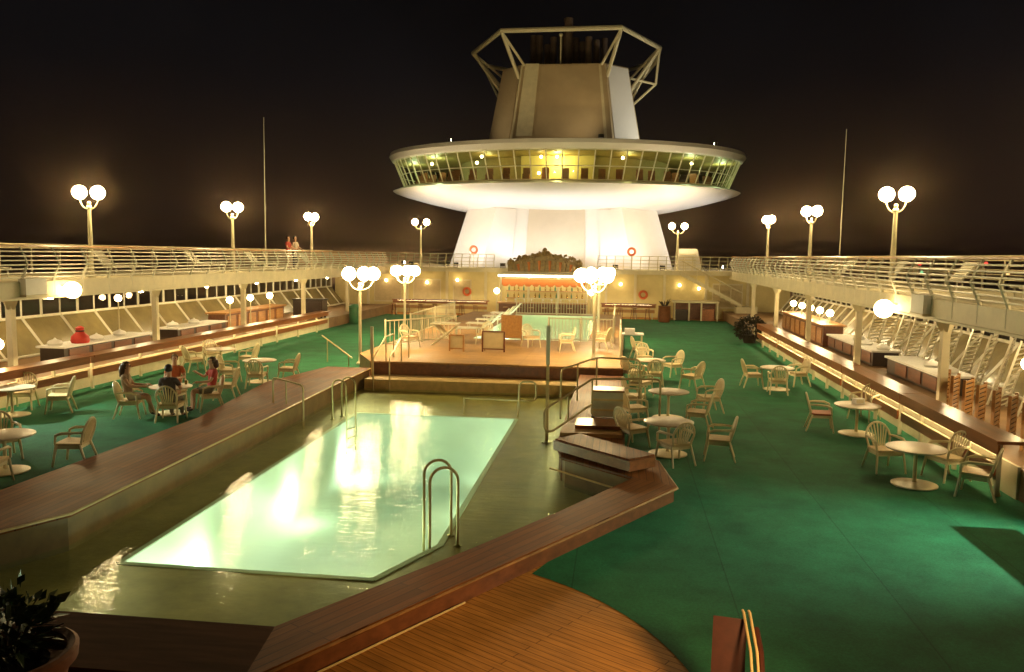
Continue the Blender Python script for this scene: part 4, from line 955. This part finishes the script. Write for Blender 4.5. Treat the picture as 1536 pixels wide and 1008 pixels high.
# ------------------------------------------------------------------ tables and fan back chairs
tb = thing('round_table', '', 'table', (0, 0, 0), 0, 'round white pedestal tables on the carpet')
B().lathe([(.50, .685), (.53, .70), (.53, .72), (.50, .732)], 32).out('table_top', M['tabletop'], tb)
B().lathe([(.05, .04), (.035, .12), (.032, .55), (.05, .62), (.16, .684)], 14).out('pedestal', M['plastic'], tb)
B().lathe([(.41, .01), (.41, .03), (.32, .05), (.06, .07)], 28).out('base', M['plastic'], tb)
TABS = [((5.62, 17.5), 'round table with the two chairs nearest the corner of the pool surround'),
        ((5.85, 21.5), 'round table in the middle of the three right of the stair rails'),
        ((5.6, 28.0), 'round table furthest back right of the platform post'),
        ((9.6, 27.0), 'round table hidden among three chairs before the far part of the right counter'),
        ((10.26, 20.4), 'round table between the red seated chair and the right counter'),
        ((10.08, 15.9), 'round table with a large pale base nearest the right counter end'),
        ((-6.9, 13.8), 'round table at the left picture edge beside the teak bench'),
        ((-6.9, 19.6), 'round table that the seated people gather around'),
        ((-6.95, 25.0), 'round table on the left carpet just left of the steel handrails'),
        ((-10.6, 18.6), 'round table at the left picture edge close to the lit wall'),
        ((-9.6, 27.6), 'round table behind the seated people near the left counter')]
for i, ((x, y), l) in enumerate(TABS):
    c = tb if i == 0 else dup(tb, (x, y, T))
    c.location = (x, y, T); c['label'] = l

def chair_proto(pad):
    t = thing('garden_chair', '', 'chair', (0, 0, 0), 0, 'fan back chairs on the carpet')
    m = M['plastic']
    B().loft([[(-.24, -.22, .40), (.24, -.22, .40), (.27, .24, .41), (-.27, .24, .41)], [(-.25, -.23, .45), (.25, -.23, .45), (.28, .25, .46), (-.28, .25, .46)]]).bevel(.015).out('seat', pad, t)
    B().loft([[(-.22, -.20, .33), (.22, -.20, .33), (.245, .215, .34), (-.245, .215, .34)], [(-.22, -.20, .397), (.22, -.20, .397), (.245, .215, .405), (-.245, .215, .405)]]).out('apron', m, t)
    def bk(x, z): return (x, -.22 - (z - .42) * .28, z)
    B().tube([bk(-.20, .42), bk(-.235, .55)] + [bk(-.25 * math.cos(a), .62 + .29 * math.sin(a)) for a in [PI * k / 14 for k in range(15)]] + [bk(.235, .55), bk(.20, .42)], .024, 6).out('back_hoop', m, t)
    q = B()
    for k in range(-3, 4):
        a = PI / 2 - k * .30
        q.tube([bk(k * .035, .45), bk(.245 * math.cos(a), .62 + .285 * math.sin(a))], .015, 5)
    q.out('back_spindles', m, t)
    for s in (-1, 1):
        B().tube([bk(s * .245, .66), (s * .29, -.12, .665), (s * .31, .10, .66), (s * .30, .21, .62), (s * .285, .235, .44)], [.02, .026, .03, .026, .022], 6).out('armrest', m, t)
        B().tube([(s * .265, .22, .42), (s * .30, .29, .0)], [.028, .020], 6).out('leg', m, t)
        B().tube([(s * .225, -.2, .42), (s * .27, -.34, .0)], [.028, .020], 6).out('leg', m, t)
    return t
ch = chair_proto(M['seatpad'])
CH = [((5.72, 16.75), (-.5, .85), 'chair standing askew, back to us, at the table nearest the pool surround corner'),
      ((6.65, 17.3), (-1, .1), 'lone looking chair facing left at the right of the nearest table by the pool'),
      ((4.85, 18.1), (.75, .6), 'chair with its back to the stair rails left of the nearest pool side table'),
      ((6.5, 20.3), (-.95, .25), 'chair right of and in front of the middle table beyond the stair rails'),
      ((7.0, 22.6), (-1, -.3), 'chair facing left behind the middle table beyond the stair rails'),
      ((5.0, 22.4), (.9, -.2), 'chair beside the far handrail left of the middle table'),
      ((6.45, 29.3), (-.9, -.5), 'chair facing left behind the furthest table right of the platform'),
      ((5.0, 27.3), (.8, .6), 'chair with a rounded back left of the furthest table by the platform'),
      ((5.7, 26.9), (-.1, 1), 'chair with its back to us at the furthest table by the platform'),
      ((4.95, 20.6), (.9, .4), 'chair beside the pale towel cart, facing the middle table'),
      ((5.2, 24.9), (.6, .8), 'chair standing between the middle and the furthest table by the platform'),
      ((6.9, 26.6), (-.8, .6), 'chair right of the furthest table, turned away from the counter'),
      ((5.5, 31.4), (.2, -1), 'chair facing us beyond the furthest table by the platform'),
      ((5.4, 34.2), (.9, .3), 'chair beside the small white towel table right of the platform'),
      ((8.9, 27.4), (1, .1), 'chair on the left of the trio before the far part of the right counter'),
      ((9.5, 26.2), (.1, 1), 'chair in the front of the trio before the far part of the right counter'),
      ((10.45, 28.0), (-1, -.3), 'chair on the right of the trio before the far part of the right counter'),
      ((11.0, 22.4), (-.7, -.7), 'chair squeezed between the middle right hand table and the teak counter'),
      ((9.85, 16.95), (.2, -1), 'chair facing us behind the table with the large pale base'),
      ((10.85, 16.5), (-.9, -.35), 'chair close to the counter right of the table with the large pale base'),
      ((10.95, 15.35), (-.85, .5), 'chair nearest the end of the right counter, its back turned to the right'),
      ((-6.55, 12.95), (-.3, 1), 'chair with its fan back to us at the left edge table beside the bench'),
      ((-6.05, 14.6), (-1, -.2), 'chair facing left between the left edge table and the teak bench'),
      ((-7.7, 14.7), (.7, -.6), 'chair facing us behind the left edge table beside the bench'),
      ((-11.0, 19.5), (.3, -.9), 'chair facing us against the lit wall at the left picture edge'),
      ((-9.8, 19.3), (-.9, -.4), 'chair turned sideways right of the small table by the lit left wall'),
      ((-6.55, 21.9), (-1, -.2), 'tall looking empty chair facing left just right of the seated people'),
      ((-6.15, 25.4), (-1, -.1), 'chair facing left right of the table by the steel handrails'),
      ((-7.8, 24.6), (1, .1), 'chair facing right left of the table by the steel handrails'),
      ((-6.6, 24.0), (-.2, 1), 'chair with its back to us before the table by the steel handrails'),
      ((-10.2, 26.8), (.6, .8), 'chair with its back to us at the table near the left counter'),
      ((-8.7, 27.9), (-1, 0), 'chair facing left at the table near the left counter'),
      ((-10.4, 28.5), (.7, -.7), 'chair facing us beyond the table near the left counter')]
for i, ((x, y), (dx, dy), l) in enumerate(CH):
    c = ch if i == 0 else dup(ch, (x, y, T), 0)
    c.location = (x, y, T); c.rotation_euler = (0, 0, face(dx, dy)); c['label'] = l
for (x, y), (dx, dy), l in (((-3.7, 31.6), (.8, -.5), 'white chair on the platform beside the crossed trestles'), ((-1.0, 33.6), (-.2, -1), 'white chair on the platform behind the blank boards'), ((1.0, 32.9), (.6, -.8), 'white chair on the middle of the platform right of the blank boards'),
                          ((2.5, 31.8), (-1, -.2), 'white chair on the platform next to the post with ringed globes'), ((3.9, 32.6), (-.9, .4), 'white chair on the platform against its right hand fence')):
    dup(ch, (x, y, .5), face(dx, dy), l, 'chairs on the pool platform')
for x, y in ((-6.8, 19.35), (-7.15, 19.75), (-6.62, 19.85)):
    tag(B().lathe([(.03, 0), (.037, .11), (.033, .11), (.028, .01)], 12).out('drinking_glass', M['bottle'], None, loc=(x, y, T + .734)), 'small drinking glass on the table of the seated people', 'glass', 'glasses on the seated people\'s table')
bx_ = thing('menu_holder', 'small white box standing on the round table beside the red seat chair', 'box', (10.3, 20.5, T + .733), .4)
B().box(-.13, .13, -.07, .07, 0, .13).bevel(.01).out('body', M['linen'], bx_); B().box(-.10, .10, -.075, -.0705, .02, .11).out('front_card', M['cream'], bx_)
rc = chair_proto(M['redseat']); rc.location = (9.5, 20.75, T); rc.rotation_euler = (0, 0, face(1, -.15)); rc['label'] = 'chair with a red seat left of the middle right hand table'
PEOPLE_CH = [((-7.65, 19.0), (.95, .3), 'chair carrying the long haired person in profile'),
             ((-6.45, 18.8), (-.2, 1), 'fan back chair facing away that carries the dark haired person'),
             ((-7.35, 20.6), (.45, -.9), 'chair carrying the fair haired person in orange facing us'),
             ((-6.2, 20.3), (-.8, -.6), 'chair carrying the person in red at the right of the group')]
for (x, y), (dx, dy), l in PEOPLE_CH: dup(ch, (x, y, T), face(dx, dy), l)

# ------------------------------------------------------------------ people
DG = None
def person(label, loc, rz, pose, hairm, hairlen, top, bottom, sleeves=.55, shorts=True):
    J = {'pelvis': (0, -.04, .56), 'waist': (0, -.07, .74), 'chest': (0, -.09, .95), 'neck': (0, -.07, 1.12), 'jaw': (0, -.045, 1.215), 'skull': (0, -.06, 1.30), 'crown': (0, -.065, 1.37)}
    for s, k in ((-1, 'l'), (1, 'r')):
        J.update({'sh' + k: (s * .175, -.10, 1.045), 'hip' + k: (s * .085, .02, .535), 'knee' + k: (s * .12, .42, .53), 'ankle' + k: (s * .13, .44, .09), 'toe' + k: (s * .14, .60, .045)})
        J.update({'el' + k: (s * .25, .02, .80), 'wr' + k: (s * .20, .24, .735)})
    J.update(pose)
    RAD = {'pelvis': (.155, .12), 'waist': (.13, .10), 'chest': (.15, .105), 'neck': (.052, .052), 'jaw': (.062, .07), 'skull': (.078, .095), 'crown': (.058, .07)}
    for k in 'lr': RAD.update({'sh' + k: (.062,) * 2, 'hip' + k: (.088,) * 2, 'knee' + k: (.058,) * 2, 'ankle' + k: (.036,) * 2, 'toe' + k: (.035, .03), 'el' + k: (.04,) * 2, 'wr' + k: (.027,) * 2})
    E_ = [('pelvis', 'waist'), ('waist', 'chest'), ('chest', 'neck'), ('neck', 'jaw'), ('jaw', 'skull'), ('skull', 'crown')]
    for k in 'lr': E_ += [('chest', 'sh' + k), ('sh' + k, 'el' + k), ('el' + k, 'wr' + k), ('pelvis', 'hip' + k), ('hip' + k, 'knee' + k), ('knee' + k, 'ankle' + k), ('ankle' + k, 'toe' + k)]
    names = list(J); idx = {n_: i for i, n_ in enumerate(names)}
    me = bpy.data.meshes.new('skeleton'); me.from_pydata([J[n_] for n_ in names], [(idx[a], idx[c]) for a, c in E_], [])
    o = bpy.data.objects.new('skeleton', me); COL.objects.link(o)
    sk_ = o.modifiers.new('skin', 'SKIN'); sk_.use_smooth_shade = True
    for n_ in names:
        v = me.skin_vertices[0].data[idx[n_]]; v.radius = RAD[n_]; v.use_root = n_ == 'pelvis'
    o.modifiers.new('sub', 'SUBSURF').render_levels = 2; o.modifiers['sub'].levels = 2
    dg = bpy.context.evaluated_depsgraph_get(); dg.update()
    bm = bmesh.new(); bm.from_mesh(bpy.data.meshes.new_from_object(o.evaluated_get(dg)))
    bpy.data.objects.remove(o)
    b = B(); b.bm.free(); b.bm = bm
    hd = Vector(J['skull']); fw = Vector((0, 1, 0)); V = Vector
    # nose, ears and hands are grown into the body mesh
    b.tube([hd + V((0, .085, .005)), hd + V((0, .115, -.022)), hd + V((0, .088, -.032))], [.008, .014, .010], 6)
    b.tube([hd + V((-.022, .085, -.056)), hd + V((0, .094, -.057)), hd + V((.022, .085, -.056))], [.004, .008, .004], 5)
    for s in (-1, 1): b.ball(hd + V((s * .08, 0, -.01)), .026, 1, (.4, .8, 1.2))
    for k, s in (('l', -1), ('r', 1)):
        w_, e_ = V(J['wr' + k]), V(J['el' + k]); d = (w_ - e_).normalized(); side_ = d.cross(V((0, 0, 1))).normalized(); dn = V((0, 0, -1))
        pm = w_ + d * .05
        b.tube([w_ - d * .02, w_ + d * .02, pm, pm + d * .04], [.024, .030, .036, .030], 8)
        for f_, ln in ((-.027, .065), (-.009, .078), (.009, .072), (.027, .056)):
            p0 = pm + d * .03 + side_ * f_
            b.tube([p0, p0 + d * ln * .5, p0 + d * ln * .8 + dn * ln * .25, p0 + d * ln * .9 + dn * ln * .5], [.0095, .009, .008, .006], 6)
        p0 = w_ + d * .03 - side_ * s * .028
        b.tube([p0, p0 - side_ * s * .03 + d * .025, p0 - side_ * s * .035 + d * .06], [.011, .010, .007], 6)
    bmesh.ops.triangulate(b.bm, faces=[f for f in b.bm.faces if len(f.verts) > 4])
    root = thing('person', label, 'person', loc, rz)
    base_bm = b.bm.copy()
    b.out('body', M['skin'], root, ang=1.2)
    def clothe(nm, test, m_, off):
        c = B(); c.bm.free(); c.bm = base_bm.copy(); c.bm.normal_update()
        bmesh.ops.delete(c.bm, geom=[f for f in c.bm.faces if not test(f.calc_center_median())], context='FACES')
        for v in c.bm.verts: v.co += v.normal * off
        c.out(nm, m_, root, fix=False, ang=1.2)
    def limb_t(p, a, c):
        a, c = V(J[a]), V(J[c]); d = c - a; t = (p - a).dot(d) / d.length_squared; return t, (p - a - d * t).length
    def shirt(p):
        if p.z > V(J['neck']).z - .02: return False
        for k in 'lr':
            t, r_ = limb_t(p, 'sh' + k, 'el' + k)
            if 0.05 < t <= 1.05 and r_ < .085: return t < sleeves
            t, r_ = limb_t(p, 'el' + k, 'wr' + k)
            if -.1 < t < 1.9 and r_ < .07: return sleeves > 1.0 and t < sleeves - 1
        t, r_ = limb_t(p, 'pelvis', 'chest')
        if t < -.05: return False
        return abs(p.x) < .3 and r_ < .26 and p.z > V(J['pelvis']).z - .03 and p.y < .14
    def pants(p):
        for k in 'lr':
            t, r_ = limb_t(p, 'hip' + k, 'knee' + k)
            if -.3 < t <= (.72 if shorts else 1.15) and r_ < .13: return True
            t, r_ = limb_t(p, 'knee' + k, 'ankle' + k)
            if not shorts and -.1 < t < .93 and r_ < .1: return True
        return (p - V(J['pelvis'])).length < .19 and p.z < V(J['pelvis']).z + .1
    def shoe(k): return lambda p: (p - V(J['toe' + k])).length < .14 and p.z < V(J['ankle' + k]).z
    clothe('shirt', shirt, top, .012); clothe('trousers', pants, bottom, .014); clothe('shoe', shoe('l'), M['cloth_drk'], .008); clothe('shoe', shoe('r'), M['cloth_drk'], .008)
    hb = B(); hc = hd + V((0, -.018, .018))
    hb.ball(hc, .105, 3, (.92, 1.05, 1.05))
    bmesh.ops.delete(hb.bm, geom=[v for v in hb.bm.verts if v.co.y > hc.y + .035 and v.co.z < hc.z + .045 or v.co.z < hc.z - .085], context='VERTS')
    if hairlen: hb.tube([hc + V((0, -.06, .0)), hc + V((0, -.085, -.12)), hc + V((0, -.09, -.12 - hairlen)), hc + V((0, -.085, -.16 - hairlen))], [.08, .085, .07, .03], 10)
    hb.out('hair', hairm, root, fix=False, ang=1.2)
    ey = B()
    for s in (-1, 1): ey.ball(hd + V((s * .032, .083, .004)), .012, 2)
    ey.out('eyes', M['eye'], root)
    return root
def P_(**k): return k
person('person with long brown hair and bare arms sitting in profile with one leg stretched', (-7.65, 19.0, T), face(.95, .3), P_(elr=(.24, .06, .82), wrr=(.16, .34, .80), wrl=(-.16, .36, .80), ankler=(.15, .62, .12), toer=(.16, .74, .06)), M['hairb'], .16, M['cloth_tan'], M['cloth_wht'], .3)
person('dark haired person sitting with their back to us in the fan back chair', (-6.45, 18.8, T), face(-.2, 1), P_(wrl=(-.12, .34, .80), wrr=(.15, .36, .80)), M['hairk'], .0, M['cloth_drk'], M['cloth_grn'], .6, False)
person('fair haired person in an orange top sitting across the table facing us', (-7.35, 20.6, T), face(.45, -.9), P_(wrl=(-.1, .34, .82), wrr=(.12, .36, .82)), M['hairf'], .0, M['cloth_org'], M['cloth_tan'], .6)
person('person in a red top sitting at the right of the group', (-6.2, 20.3, T), face(-.8, -.6), P_(wrl=(-.16, .30, .78), elr=(.26, .1, .86), wrr=(.12, .30, 1.0)), M['hairb'], .05, M['cloth_red'], M['cloth_grn'], .6)
def stand(): # legs straight, arms on the rail
    q = {}
    dz = .36
    q.update(pelvis=(0, 0, .56 + dz), waist=(0, -.01, .74 + dz), chest=(0, -.01, .95 + dz), neck=(0, 0, 1.12 + dz), jaw=(0, .02, 1.215 + dz), skull=(0, .005, 1.30 + dz), crown=(0, 0, 1.37 + dz))
    for s, k in ((-1, 'l'), (1, 'r')):
        q.update({'sh' + k: (s * .18, -.02, 1.045 + dz), 'el' + k: (s * .24, .06, 1.15), 'wr' + k: (s * .18, .28, 1.08), 'hip' + k: (s * .09, 0, .86), 'knee' + k: (s * .10, .02, .48), 'ankle' + k: (s * .11, -.01, .09), 'toe' + k: (s * .12, .15, .045)})
    return q
person('standing person in a red top leaning at the left upper deck railing', (-12.9, 41.7, UD), face(1, -.1), stand(), M['hairb'], .0, M['cloth_red'], M['cloth_tan'], .6, False)
person('standing person in a pale top leaning at the left upper deck railing', (-12.9, 42.6, UD), face(1, -.3), stand(), M['hairk'], .0, M['cloth_wht'], M['cloth_drk'], .6, False)

# ------------------------------------------------------------------ harbour lights beyond the right rail
for (x, y, z, m_, l) in ((141.5, 400, 2.7, 'town_red', 'red harbour light far beyond the right railing, left one'), (143, 402, -1.0, 'town_green', 'greenish harbour light just below the left red one'), (154.7, 400, -.8, 'town_warm', 'orange harbour light right of the red and green pair'),
                        (170, 400, 3.3, 'town_red', 'red harbour light near the right picture edge'), (179.6, 400, -1.0, 'town_warm', 'orange harbour light lowest at the right picture edge'), (133, 404, 1.5, 'town_warm', 'orange harbour light left of the red and green pair')):
    t = thing('harbour_light', l, 'harbour light', (x, y, -25), 0, 'harbour lights beyond the right railing')
    B().cyl(0, 0, 0, z + 24, .35, 8).out('mast', M['black'], t); B().ball((0, 0, z + 25), .8, 2).out('lamp', M[m_], t)

# ------------------------------------------------------------------ humid night air that glows round the lamps
hz = B().box(-6010, 6010, -6010, 9010, -26, 26).out('haze', bpy.data.materials.new('night_air')); hz['kind'] = 'stuff'
hm = hz.data.materials[0]; hm.use_nodes = True; hn = hm.node_tree; hn.nodes.remove(hn.nodes['Principled BSDF'])
pv = hn.nodes.new('ShaderNodeVolumePrincipled'); pv.inputs['Color'].default_value = (1, .70, .48, 1); pv.inputs['Density'].default_value = 0.0005; pv.inputs['Anisotropy'].default_value = 0.95
hn.links.new(pv.outputs[0], hn.nodes['Material Output'].inputs['Volume'])
cy.volume_bounces = 0
